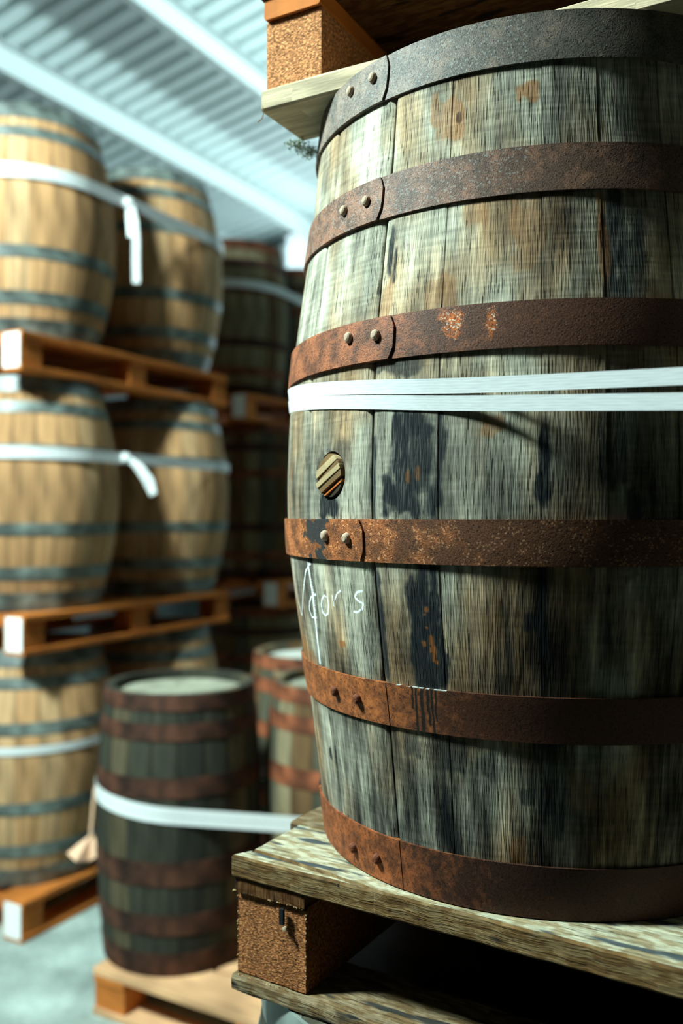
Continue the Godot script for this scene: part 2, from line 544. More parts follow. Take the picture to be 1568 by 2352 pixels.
# one strip of iron for each of the near cask's hoops, one below the other in a single picture
func paint_hoops() -> void:
	var W := 2048
	var B := 128
	var H := B * 6
	var n1 := noise(W, H, 0.012, 4, 51)
	var n2 := noise(W, H, 0.26, 3, 52)
	var n3 := noise(W, H, 0.045, 2, 53)
	var pits := noise(W, H, 0.26, 1, 54, 0, 0, true)
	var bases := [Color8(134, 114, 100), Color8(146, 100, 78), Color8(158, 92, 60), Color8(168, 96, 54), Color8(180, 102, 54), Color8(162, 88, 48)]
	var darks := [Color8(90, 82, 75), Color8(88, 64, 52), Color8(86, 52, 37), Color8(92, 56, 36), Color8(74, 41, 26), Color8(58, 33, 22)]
	var rgb := PackedByteArray()
	var hi := PackedByteArray()
	rgb.resize(W * H * 3)
	hi.resize(W * H)
	var i := 0
	for y in H:
		var k := y / B
		var base: Color = bases[k]
		var dark: Color = darks[k]
		var v := (y % B) / float(B)
		var edge := minf(v, 1.0 - v)
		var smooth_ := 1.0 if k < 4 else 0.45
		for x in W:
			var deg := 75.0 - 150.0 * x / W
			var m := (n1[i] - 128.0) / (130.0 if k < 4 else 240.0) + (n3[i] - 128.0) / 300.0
			# shade painted on the right-hand runs; the lapped ends stay orange, as if lit
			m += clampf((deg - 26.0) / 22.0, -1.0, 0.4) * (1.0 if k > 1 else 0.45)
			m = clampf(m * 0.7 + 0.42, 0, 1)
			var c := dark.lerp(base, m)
			var r := c.r * 255.0
			var g := c.g * 255.0
			var b := c.b * 255.0
			var f := (n2[i] - 128.0) * 0.42 * smooth_
			r += f
			g += f * 0.85
			b += f * 0.75
			var h := 128.0 + (n2[i] - 128.0) * 0.6 * smooth_ + (n3[i] - 128.0) * 0.25
			if pits[i] > 226:
				var s := 1.0 if k < 2 else 0.5
				if k < 2 and deg > 2.0:
					r += (150.0 - r) * 0.5 * s
					g += (156.0 - g) * 0.5 * s
					b += (156.0 - b) * 0.5 * s
				elif k == 3 and n1[i] > 110:
					r += 60.0
					g += 52.0
					b += 44.0
				h += 40.0 * smooth_
			elif pits[i] < 26:
				r *= 0.72
				g *= 0.7
				b *= 0.7
				h -= 44.0 * smooth_
			if edge < 0.03:
				r *= 1.12
				g *= 1.06
			if k == 2:
				# bright fresh rust scrapes
				for spot in [[14.6, 0.40, 1.9, 0.3], [15.2, 0.25, 2.4, 0.14], [7.9, 0.42, 0.9, 0.34]]:
					var dx: float = (deg - spot[0]) / spot[2]
					var dy: float = (v - spot[1]) / spot[3]
					var w := 1.0 - dx * dx - dy * dy + (n2[i] - 128.0) / 90.0 + (n3[i] - 128.0) / 160.0
					if w > 0.25:
						w = minf(1.0, w)
						var pale: float = 1.0 if pits[i] > 205 else 0.0
						r += (206.0 + 34.0 * pale - r) * w * 0.9
						g += (104.0 + 110.0 * pale - g) * w * 0.9
						b += (40.0 + 150.0 * pale - b) * w * 0.9
			elif k == 3:
				var dx := (deg - 47.0) / 5.4
				var w := 1.0 - dx * dx + (n1[i] - 128.0) / 70.0 - v * 0.35
				if w > 0.3 and deg > 42.5:
					w = minf(0.85, (w - 0.3) * 2.5)
					r += (34.0 - r) * w
					g += (42.0 - g) * w
					b += (48.0 - b) * w
			elif k == 4:
				for drip in [[23.6, 1.0, 0.35], [22.3, 1.0, 0.5], [21.0, 0.8, 0.4], [20.2, 1.0, 0.35], [19.4, 0.7, 0.3], [24.4, 0.5, 0.3]]:
					var dx: float = absf(deg - drip[0] + (n1[i] - 128.0) * 0.003) / drip[2]
					if dx < 1.0 and v < drip[1]:
						var w: float = (1.0 - dx) * 1.5
						w = minf(0.85, w)
						r += (22.0 - r) * w
						g += (20.0 - g) * w
						b += (20.0 - b) * w
				if v < 0.05 and deg < 28.0 and deg > 17.0 and n3[i] > 100:
					r = 186.0
					g = 186.0
					b = 180.0
			rgb[i * 3] = clampi(int(r), 0, 255)
			rgb[i * 3 + 1] = clampi(int(g), 0, 255)
			rgb[i * 3 + 2] = clampi(int(b), 0, 255)
			hi[i] = clampi(int(h), 0, 255)
			i += 1
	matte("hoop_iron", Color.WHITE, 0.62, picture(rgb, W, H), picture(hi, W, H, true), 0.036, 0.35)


func paint_rest() -> void:
	# pressed-chip pallet block
	var W := 512
	var n1 := noise(W, W, 0.05, 3, 61)
	var n2 := noise(W * 2, W, 0.11, 1, 62, W, W, true)
	var n3 := noise(W, W, 0.3, 2, 63)
	var rgb := PackedByteArray()
	var hi := PackedByteArray()
	rgb.resize(W * W * 3)
	hi.resize(W * W)
	for i in W * W:
		var l := 0.62 + (n1[i] - 128.0) / 800.0 + (n2[i] - 128.0) / 900.0 + (n3[i] - 128.0) / 900.0
		if n2[i] > 236:
			l += 0.16
		if n2[i] < 16:
			l -= 0.12
		rgb[i * 3] = clampi(int(l * 296.0), 0, 255)
		rgb[i * 3 + 1] = clampi(int(l * 220.0), 0, 255)
		rgb[i * 3 + 2] = clampi(int(l * 154.0), 0, 255)
		hi[i] = clampi(int(128.0 + (n2[i] - 128.0) * 0.5 + (n3[i] - 128.0) * 0.4), 0, 255)
	var chip_c := picture(rgb, W, W)
	var chip_h := picture(hi, W, W, true)
	for d in [["chip_old", Color(0.80, 0.69, 0.63)], ["chip_new", Color(1.08, 0.97, 0.92)]]:
		var m := matte(d[0], d[1], 0.9, chip_c, chip_h, 0.22, 0.2)
		m.uv1_scale = Vector3(8, 8, 8)
	# weathered pallet board: v runs along the board
	var H := 1024
	n1 = noise(W, 40, 0.09, 3, 71, W, H)
	n2 = noise(W, 480, 0.022, 4, 72, W, H)
	n3 = noise(W, 90, 0.25, 2, 73, W, H)
	var n4 := noise(W, 256, 0.012, 3, 74, W, H)
	rgb = PackedByteArray()
	hi = PackedByteArray()
	rgb.resize(W * H * 3)
	hi.resize(W * H)
	for i in W * H:
		var l := 150.0 + (n1[i] - 128.0) * 0.22 + (n3[i] - 128.0) * 0.2
		var k := clampf((n2[i] - 96.0) / 60.0, 0, 1)
		var r := lerpf(l * 1.02, l * 1.24, k)
		var g := lerpf(l * 0.92, l * 1.21, k)
		var b := lerpf(l * 0.74, l * 1.08, k)
		var s := clampf((n4[i] - 182.0) / 30.0, 0, 0.8)
		r += (52.0 - r) * s
		g += (62.0 - g) * s
		b += (74.0 - b) * s
		if n1[i] < 56 and n3[i] < 110:
			r *= 0.6
			g *= 0.58
			b *= 0.56
		rgb[i * 3] = clampi(int(r), 0, 255)
		rgb[i * 3 + 1] = clampi(int(g), 0, 255)
		rgb[i * 3 + 2] = clampi(int(b), 0, 255)
		hi[i] = clampi(int(128.0 + (n1[i] - 128.0) * 0.5 + (n3[i] - 128.0) * 0.4 + k * 30.0), 0, 255)
	var board_c := picture(rgb, W, H)
	var board_h := picture(hi, W, H, true)
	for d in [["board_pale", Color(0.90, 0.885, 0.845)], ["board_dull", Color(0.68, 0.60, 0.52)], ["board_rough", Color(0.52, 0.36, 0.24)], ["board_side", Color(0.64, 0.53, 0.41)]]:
		var m := matte(d[0], d[1], 0.85, board_c, board_h, 0.12, 0.25)
		m.uv1_scale = Vector3(5, 2.5, 1)
	# clean plank, also the staves of the newer casks; v runs along it
	n1 = noise(256, 40, 0.12, 3, 81, 256, 512)
	n2 = noise(256, 128, 0.02, 3, 82, 256, 512)
	rgb = PackedByteArray()
	rgb.resize(256 * 512 * 3)
	for i in 256 * 512:
		var l := 196.0 + (n1[i] - 128.0) * 0.12 + (n2[i] - 128.0) * 0.3
		rgb[i * 3] = clampi(int(l), 0, 255)
		rgb[i * 3 + 1] = clampi(int(l * 0.98), 0, 255)
		rgb[i * 3 + 2] = clampi(int(l * 0.95), 0, 255)
	var plank := picture(rgb, 256, 512)
	for d in [["oak_a", Color8(234, 180, 130)], ["oak_b", Color8(220, 163, 112)], ["oak_c", Color8(238, 192, 146)], ["oak_d", Color8(206, 157, 112)], ["old_a", Color8(150, 136, 108)], ["old_b", Color8(98, 95, 80)], ["old_c", Color8(116, 88, 60)], ["old_d", Color8(78, 77, 66)], ["head_grey", Color8(176, 176, 160)], ["head_white", Color8(246, 248, 244)], ["pine", Color8(244, 144, 66)], ["pine_b", Color8(230, 128, 56)], ["pine_pale", Color8(252, 196, 150)], ["dark_a", Color8(100, 90, 70)], ["dark_b", Color8(66, 66, 56)], ["dark_c", Color8(78, 60, 42)], ["dark_d", Color8(52, 52, 46)], ["old_dark", Color8(56, 42, 30)], ["splint_a", Color8(214, 188, 146)], ["splint_b", Color8(140, 108, 72)], ["splint_c", Color8(70, 56, 44)]]:
		matte(d[0], d[1], 0.8, plank, null, 0.0, 0.3)
	M.pine_cream = matte("pine_cream", Color8(250, 228, 194), 0.8, plank, board_h, 0.05, 0.3)
	M.pine_cream.uv1_scale = Vector3(6, 2.5, 1)
	# rust for the far hoops, zinc for the newer ones
	n1 = noise(256, 256, 0.03, 4, 91)
	rgb = PackedByteArray()
	rgb.resize(256 * 256 * 3)
	for i in 256 * 256:
		var l := 180.0 + (n1[i] - 128.0) * 0.7
		for ch in 3:
			rgb[i * 3 + ch] = clampi(int(l), 0, 255)
	var mottle := picture(rgb, 256, 256)
	matte("rust", Color8(152, 84, 54), 0.75, mottle)
	matte("rust_dark", Color8(88, 52, 37), 0.75, mottle)
	matte("zinc", Color8(128, 137, 130), 0.45, mottle, null, 0.0, 0.6)
	# plastic strapping, faintly ribbed along its length
	n1 = noise(64, 32, 0.3, 2, 95, 256, 32)
	rgb = PackedByteArray()
	rgb.resize(256 * 32 * 3)
	for i in 256 * 32:
		var row := i / 256
		var l := 214.0 + (n1[i] - 128.0) * 0.10 + (5.0 if row % 6 < 3 else -5.0)
		for ch in 3:
			rgb[i * 3 + ch] = clampi(int(l), 0, 255)
	var st := matte("strapping", Color.WHITE, 0.45, picture(rgb, 256, 32), null, 0.0, 0.5)
	st.uv1_scale = Vector3(0.3, 1, 1)
	# concrete
	n1 = noise(512, 512, 0.012, 5, 96)
	n2 = noise(512, 512, 0.2, 2, 97)
	rgb = PackedByteArray()
	rgb.resize(512 * 512 * 3)
	for i in 512 * 512:
		var l := 162.0 + (n1[i] - 128.0) * 0.3 + (n2[i] - 128.0) * 0.12
		rgb[i * 3] = clampi(int(l * 0.95), 0, 255)
		rgb[i * 3 + 1] = clampi(int(l * 1.02), 0, 255)
		rgb[i * 3 + 2] = clampi(int(l * 0.98), 0, 255)
	var conc := matte("concrete", Color.WHITE, 0.7, picture(rgb, 512, 512), null, 0.0, 0.4)
	conc.uv1_triplanar = true
	conc.uv1_world_triplanar = true
	conc.uv1_scale = Vector3(0.5, 0.5, 0.5)


func make_materials() -> void:
	paint_cask()
	paint_hoops()
	paint_rest()
	matte("dark_gap", Color(0.05, 0.05, 0.05), 0.9)
	matte("sheet_metal", Color8(204, 216, 216), 0.5, null, null, 0.0, 0.5)
	matte("purlin_metal", Color8(182, 190, 190), 0.5, null, null, 0.0, 0.5)
	matte("wall_paint", Color8(96, 104, 104), 0.85)
	matte("paper", Color8(244, 246, 244), 0.7)
	matte("tag_paper", Color8(232, 184, 152), 0.8)
	matte("nail", Color8(182, 156, 132), 0.7, null, null, 0.0, 0.3)
	matte("lichen", Color8(132, 142, 118), 0.9)
	matte("fibre", Color8(214, 176, 126), 0.9)
	matte("lamp_body", Color8(120, 126, 128), 0.5)
	var g := matte("lamp_glow", Color.WHITE, 0.5)
	g.emission_enabled = true
	g.emission = Color(0.88, 1.0, 0.985)
	g.emission_energy_multiplier = 2.0
	var w := matte("window_glow", Color8(236, 246, 248), 0.4)
	w.emission_enabled = true
	w.emission = Color(0.86, 0.97, 1.0)
	w.emission_energy_multiplier = 1.1


# ---------------------------------------------------------------- the building
func roof_y(s: float) -> float:
	return EYE + 3.2 - 0.188 * (s - 3.606)


func gable(t: float, thick: float, s0: float, s1: float, hole := []) -> ArrayMesh:
	# an end wall under the sloping roof, with an opening (s from, s to, y from) that reaches the roof
	var st := begin()
	var spans := [[s0, s1, 0.0]]
	if hole:
		spans = [[s0, hole[0], 0.0], [hole[1], s1, 0.0], [hole[0], hole[1], -hole[2]], [hole[0], hole[1], hole[3]]]
	for sp in spans:
		var lo: float = 0.0
		var a_hi := roof_y(sp[0])
		var b_hi := roof_y(sp[1])
		if sp[2] < 0.0:
			a_hi = -sp[2]
			b_hi = a_hi
		elif sp[2] > 0.0:
			lo = sp[2]
		var p := []
		for tt in [t, t + thick]:
			p.append([at(tt, sp[0], lo), at(tt, sp[1], lo), at(tt, sp[1], b_hi), at(tt, sp[0], a_hi)])
		var z := [Vector2.ZERO, Vector2.RIGHT, Vector2.ONE, Vector2.DOWN]
		flat(st, p[0], z, -ALONG)
		flat(st, p[1], z, ALONG)
		for k in 4:
			var m := (k + 1) % 4
			var away: Vector3 = [Vector3.DOWN, LEFT, Vector3.UP, -LEFT][k]
			flat(st, [p[0][k], p[0][m], p[1][m], p[1][k]], z, away)
	return st.commit()


func make_building() -> void:
	var t0 := -7.0
	var t1 := 7.8
	var s0 := -6.0
	var s1 := 6.3
	var yaw := atan2(ALONG.x, ALONG.z) - PI / 2       # local X along the building, local Z across it
	var mid := at((t0 + t1) / 2, (s0 + s1) / 2, 0)
	var f := structure("floor", block(t1 - t0 + 0.6, 0.2, s1 - s0 + 0.6, 0.01), M.concrete, "pale grey concrete warehouse floor", mid + Vector3(0, -0.1, 0))
	f.rotation.y = yaw
	# corrugated roof sheet, two skins
	var st := begin()
	var pitch := 0.155
	var cols := int((t1 - t0 + 0.6) / pitch)
	var shape := [[0.0, 0.0], [0.58, 0.0], [0.68, 0.032], [0.90, 0.032], [1.0, 0.0]]
	for skin in 2:
		for c in cols:
			for k in 4:
				var ta: float = t0 - 0.3 + (c + shape[k][0]) * pitch
				var tb: float = t0 - 0.3 + (c + shape[k + 1][0]) * pitch
				var ya: float = shape[k][1] + skin * 0.012
				var yb: float = shape[k + 1][1] + skin * 0.012
				flat(st, [at(ta, s0 - 0.3, roof_y(s0 - 0.3) + ya), at(tb, s0 - 0.3, roof_y(s0 - 0.3) + yb), at(tb, s1 + 0.3, roof_y(s1 + 0.3) + yb), at(ta, s1 + 0.3, roof_y(s1 + 0.3) + ya)], [Vector2(0, 0), Vector2(1, 0), Vector2(1, 1), Vector2(0, 1)], Vector3.DOWN if skin == 0 else Vector3.UP)
	var roof := structure("ceiling", st.commit(), M.sheet_metal, "underside of the ribbed grey metal roof")
	# purlins: channel beams under the sheet
	for k in range(-8, 3):
		var s := 3.606 + 1.026 * k
		var up := begin()
		var y := roof_y(s)
		for seg in [[0.0, 0.005, -0.2, 0.0], [0.0, 0.065, -0.2, -0.194], [0.0, 0.065, -0.006, 0.0], [0.06, 0.065, -0.2, -0.182]]:
			var p := []
			for tt in [t0, t1]:
				p.append([at(tt, s - seg[0], y + seg[2]), at(tt, s - seg[1], y + seg[2]), at(tt, s - seg[1], y + seg[3]), at(tt, s - seg[0], y + seg[3])])
			var z := [Vector2.ZERO, Vector2.RIGHT, Vector2.ONE, Vector2.DOWN]
			for e in 4:
				var m := (e + 1) % 4
				flat(up, [p[0][e], p[0][m], p[1][m], p[1][e]], z, [Vector3.DOWN, -LEFT, Vector3.UP, LEFT][e])
			flat(up, p[0], z, -ALONG)
			flat(up, p[1], z, ALONG)
		part("purlin", up.commit(), M.purlin_metal, roof)
	# walls
	var tall := 8.0
	var wl := structure("wall_left", block(t1 - t0 + 0.6, roof_y(s1), 0.2, 0.01), M.wall_paint, "grey warehouse side wall at the eaves", at((t0 + t1) / 2, s1 + 0.1, roof_y(s1) / 2))
	wl.rotation.y = yaw
	var wr := structure("wall_right", block(t1 - t0 + 0.6, roof_y(s0), 0.2, 0.01), M.wall_paint, "grey warehouse side wall behind the near stack", at((t0 + t1) / 2, s0 - 0.1, roof_y(s0) / 2))
	wr.rotation.y = yaw
	structure("wall_back", gable(t0 - 0.2, 0.2, s0 - 0.2, s1 + 0.2), M.wall_paint, "grey warehouse end wall behind the viewer")
	structure("wall_far", gable(t1, 0.2, s0 - 0.2, s1 + 0.2, [2.5, 5.05, 1.0, 4.55]), M.wall_paint, "grey warehouse end wall beyond the stacks")
	# the bright end window: three tall panes in a frame
	var w := Node3D.new()
	w.name = "window_1"
	add_child(w)
	w.set_meta("kind", "structure")
	w.set_meta("label", "bright daylight window in the end wall")
	w.position = at(7.85, 3.775, 2.775)
	w.rotation.y = atan2(LEFT.x, LEFT.z) - PI / 2
	for k in 3:
		part("pane", block(0.80, 3.5, 0.02, 0.002), M.window_glow, w, Vector3(-0.83 + 0.83 * k, 0, 0))
	for k in 4:
		part("mullion", block(0.06, 3.54, 0.06, 0.004), M.purlin_metal, w, Vector3(-1.245 + 0.83 * k, 0, 0))
	for k in 2:
		part("window_frame", block(2.55, 0.06, 0.06, 0.004), M.purlin_metal, w, Vector3(0, -1.755 + 3.51 * k, 0))
	# lamps
	flood_lamp("round flood lamp hung high on the left, turned down towards the stacks", Vector3(-2.3, 4.15, -0.75), Vector3(-0.5, 1.9, -2.4), 0.3)
	flood_lamp("round flood lamp behind the near stack, turned up at the roof", at(5.3, -1.5, 3.9), at(5.3, 3.5, 5.95), 0.12)


func flood_lamp(label: String, pos: Vector3, target: Vector3, r: float) -> void:
	var l := thing("flood_lamp", label, "lamp", pos)
	var f := (target - pos).normalized()
	var x := f.cross(Vector3.UP).normalized()
	var turn := Basis(x, -f, x.cross(-f))
	for d in [["housing", lathe([Vector2(0.0001, r), Vector2(r * 0.4, r), Vector2(r * 1.1, r * 0.2), Vector2(r * 1.1, 0.03), Vector2(r * 1.04, 0.03), Vector2(r * 0.35, r * 0.9), Vector2(0.0001, r * 0.9)], 32), "lamp_body"], ["lens", lathe([Vector2(r, 0.034), Vector2(r, 0.04), Vector2(0.0001, 0.04)], 32), "lamp_glow"]]:
		var o := part(d[0], d[1], M[d[2]], l)
		o.basis = turn
	part("rod", lathe([Vector2(0.012, 0.0), Vector2(0.012, 0.6)], 8), M.lamp_body, l, -f * r * 0.9)


# ---------------------------------------------------------------- casks
func cask_r(y: float) -> float:
	var n := prof_y.size()
	if y <= prof_y[0]:
		return prof_r[0]
	if y >= prof_y[n - 1]:
		return prof_r[n - 1]
	var k := 0
	while y > prof_y[k + 1]:
		k += 1
	var h: float = prof_y[k + 1] - prof_y[k]
	var f: float = (y - prof_y[k]) / h
	var m0: float = slope_at(k) * h
	var m1: float = slope_at(k + 1) * h
	var f2 := f * f
	var f3 := f2 * f
	return (2 * f3 - 3 * f2 + 1) * prof_r[k] + (f3 - 2 * f2 + f) * m0 + (-2 * f3 + 3 * f2) * prof_r[k + 1] + (f3 - f2) * m1


func slope_at(k: int) -> float:
	var a := maxi(k - 1, 0)
	var b := mini(k + 1, prof_y.size() - 1)
	return (prof_r[b] - prof_r[a]) / (prof_y[b] - prof_y[a])


func around(deg: float, r: float, y: float) -> Vector3:
	var a := deg_to_rad(deg)
	return Vector3(-sin(a) * r, y, cos(a) * r)


func cask_normal(deg: float, y: float) -> Vector3:
	var s := (cask_r(y + 0.004) - cask_r(y - 0.004)) / 0.008
	var a := deg_to_rad(deg)
	return Vector3(-sin(a), -s, cos(a)).normalized()


func cask_uv(deg: float, y: float) -> Vector2:
	return Vector2((75.0 - deg) / 150.0, (TOP - y) / 0.895)


# one stave of the near cask from «right» to «left» degrees; hole = [deg, y, radius]
func near_stave(right: float, left: float, lift: float, gap_r: float, gap_l: float, hole := []) -> ArrayMesh:
	var st := begin()
	var lo := right + 0.085 * gap_r
	var hi_ := left - 0.085 * gap_l
	var ba := [lo, lo + 0.16 * gap_r, lo + 0.42 * gap_r]
	var bb := [hi_ - 0.42 * gap_l, hi_ - 0.16 * gap_l, hi_]
	var da_ := [0.0035 * gap_r, 0.0011 * gap_r, 0.0002 * gap_r]
	var db_ := [0.0002 * gap_l, 0.0011 * gap_l, 0.0035 * gap_l]
	var cols := ba.duplicate()
	var drop := da_.duplicate()
	var inner := 7
	for k in range(1, inner):
		cols.append(lerpf(ba[2], bb[0], float(k) / inner))
		drop.append(0.0)
	cols.append_array(bb)
	drop.append_array(db_)
	var rows := []
	for k in 45:
		rows.append(lerpf(LOW + 0.002, TOP - 0.004, k / 44.0))
	var side := 0.0
	var patch := [999.0, 999.0, 999.0, 999.0]
	if hole:
		side = hole[2] * 1.3
		var da := rad_to_deg(side / cask_r(hole[1]))
		patch = [hole[0] - da, hole[0] + da, hole[1] - side, hole[1] + side]
		for e in 2:
			cols.append(patch[e])
			rows.append(patch[2 + e])
		cols.sort()
		rows.sort()
		drop = []
		for c in cols:
			var found := 0.0
			for e in 3:
				if c == ba[e]:
					found = da_[e]
				elif c == bb[e]:
					found = db_[e]
			drop.append(found)
	var base := -0.0025 + lift
	for j in rows.size() - 1:
		for i in cols.size() - 1:
			if hole:
				var cm: float = (cols[i] + cols[i + 1]) / 2
				var rm: float = (rows[j] + rows[j + 1]) / 2
				if cm > patch[0] and cm < patch[1] and rm > patch[2] and rm < patch[3]:
					continue
			var p := []
			var n := []
			var w := []
			for q in [[i, j], [i + 1, j], [i + 1, j + 1], [i, j + 1]]:
				var deg: float = cols[q[0]]
				var y: float = rows[q[1]]
				p.append(around(deg, cask_r(y) + base - drop[q[0]], y))
				var nn := cask_normal(deg, y)
				if drop[q[0]] > 0.0003:
					var tilt := 0.7 if q[0] == 0 or q[0] == cols.size() - 1 else 0.35
					nn = (nn + around(deg + (90 if q[0] > cols.size() / 2 else -90), tilt, 0)).normalized()
				n.append(nn)
				w.append(cask_uv(deg, y))
			quad(st, p, n, w)
	if hole:
		var N := 48
		for k in N:
			var ring := []
			for kk in [k, k + 1]:
				var a: float = TAU * kk / N
				var dirv := Vector2(cos(a), sin(a))
				var sq := dirv * (side / maxf(absf(dirv.x), absf(dirv.y)))
				var line := []
				for lev in [[sq, 0.0], [dirv * hole[2] * 1.06, 0.0], [dirv * hole[2], -0.002], [dirv * hole[2] * 0.97, -0.026]]:
					var q: Vector2 = lev[0]
					var y: float = hole[1] + q.y
					var deg: float = hole[0] + rad_to_deg(q.x / cask_r(hole[1]))
					line.append([around(deg, cask_r(y) + base + lev[1], y), deg, y])
				ring.append([line, dirv])
			for lev in 3:
				var p := []
				var n := []
				var w := []
				for q in [[0, lev], [1, lev], [1, lev + 1], [0, lev + 1]]:
					var e: Array = ring[q[0]][0][q[1]]
					p.append(e[0])
					var nn := cask_normal(e[1], e[2])
					if lev == 2:
						var dv: Vector2 = ring[q[0]][1]
						nn = -(around(e[1] + 90, dv.x, 0) + Vector3(0, dv.y, 0)).normalized()
					n.append(nn)
					w.append(cask_uv(e[1], e[2]))
				quad(st, p, n, w)
	# edges, inner face and ends
	for j in 11:
		var ya := lerpf(LOW + 0.002, TOP - 0.004, j / 11.0)
		var yb := lerpf(LOW + 0.002, TOP - 0.004, (j + 1) / 11.0)
		for e in [[lo, -90.0], [hi_, 90.0]]:
			var nn := around(e[0] + e[1], 1, 0)
			quad(st, [around(e[0], cask_r(ya) + base - 0.004, ya), around(e[0], cask_r(yb) + base - 0.004, yb), around(e[0], cask_r(yb) - 0.03, yb), around(e[0], cask_r(ya) - 0.03, ya)], [nn, nn, nn, nn], [cask_uv(e[0], ya), cask_uv(e[0], yb), cask_uv(e[0] + 1, yb), cask_uv(e[0] + 1, ya)])
		var n0 := -around(lo, 1, 0)
		var n1 := -around(hi_, 1, 0)
		quad(st, [around(lo, cask_r(ya) - 0.03, ya), around(hi_, cask_r(ya) - 0.03, ya), around(hi_, cask_r(yb) - 0.03, yb), around(lo, cask_r(yb) - 0.03, yb)], [n0, n1, n1, n0], [cask_uv(lo, ya), cask_uv(hi_, ya), cask_uv(hi_, yb), cask_uv(lo, yb)])
	for e in [[LOW + 0.002, Vector3.DOWN], [TOP - 0.004, Vector3.UP]]:
		for i in cols.size() - 1:
			flat(st, [around(cols[i], cask_r(e[0]) + base - drop[i], e[0]), around(cols[i + 1], cask_r(e[0]) + base - drop[i + 1], e[0]), around(cols[i + 1], cask_r(e[0]) - 0.03, e[0]), around(cols[i], cask_r(e[0]) - 0.03, e[0])], [Vector2(0.1, 0.1), Vector2(0.12, 0.1), Vector2(0.12, 0.13), Vector2(0.1, 0.13)], e[1])
	return st.commit()


# a hoop of the near cask between two heights; band = its strip in the picture; lean tips it
func near_hoop(hi_y: float, lo_y: float, band: int, lean: Vector2, from := -180.0, to := 180.0, out := 0.0, rounded := 0.0) -> ArrayMesh:
	var st := begin()
	var sides := int((to - from) / 2.5)
	var secs := [[0.0, -0.006, 0], [0.0, -0.0004, 0], [0.02, 0.0, 0], [0.25, 0.0, 0], [0.5, 0.0, 0], [0.75, 0.0, 0], [0.98, 0.0, 0], [1.0, -0.0004, 0], [1.0, -0.006, 0]]
	var pts := []
	for i in sides + 1:
		var deg := lerpf(from, to, float(i) / sides)
		var line := []
		for s in secs:
			var v: float = s[0]
			var d := deg
			if rounded > 0.0:
				var q := absf(2.0 * v - 1.0)
				d += rounded * pow(q, 4.0) * (1.0 - float(i) / sides)
			var tip := around(d, 1.0, 0)
			var y := lerpf(hi_y, lo_y, v) + tip.x * lean.x + tip.z * lean.y
			var ymid := lerpf(hi_y, lo_y, v)
			var r: float = cask_r(ymid) + s[1] + (out if s[1] > -0.005 else 0.0)
			if rounded > 0.0:
				r -= 0.0016 * smoothstep(0.75, 1.0, float(i) / sides)
			line.append([around(d, r, y), cask_normal(d, ymid), Vector2((75.0 - d) / 150.0, (band + 0.04 + 0.92 * v) / 6.0), tip])
		pts.append(line)
	for i in sides:
		for k in secs.size() - 1:
			var p := []
			var n := []
			var w := []
			for q in [[i, k], [i + 1, k], [i + 1, k + 1], [i, k + 1]]:
				var e: Array = pts[q[0]][q[1]]
				p.append(e[0])
				n.append(Vector3.UP if k == 0 else Vector3.DOWN if k == secs.size() - 2 else e[1])
				w.append(e[2])
			quad(st, p, n, w)
	if rounded > 0.0:
		for e in [[0, -90.0], [sides, 90.0]]:
			var line: Array = pts[e[0]]
			for k in range(1, secs.size() - 2):
				var tip: Vector3 = line[k][3]
				flat(st, [line[k][0], line[k + 1][0], line[k + 1][0] - tip * 0.004, line[k][0] - tip * 0.004], [line[k][2], line[k + 1][2], line[k + 1][2], line[k][2]], Vector3(tip.z, 0, -tip.x) if e[0] == 0 else Vector3(-tip.z, 0, tip.x))
	return st.commit()


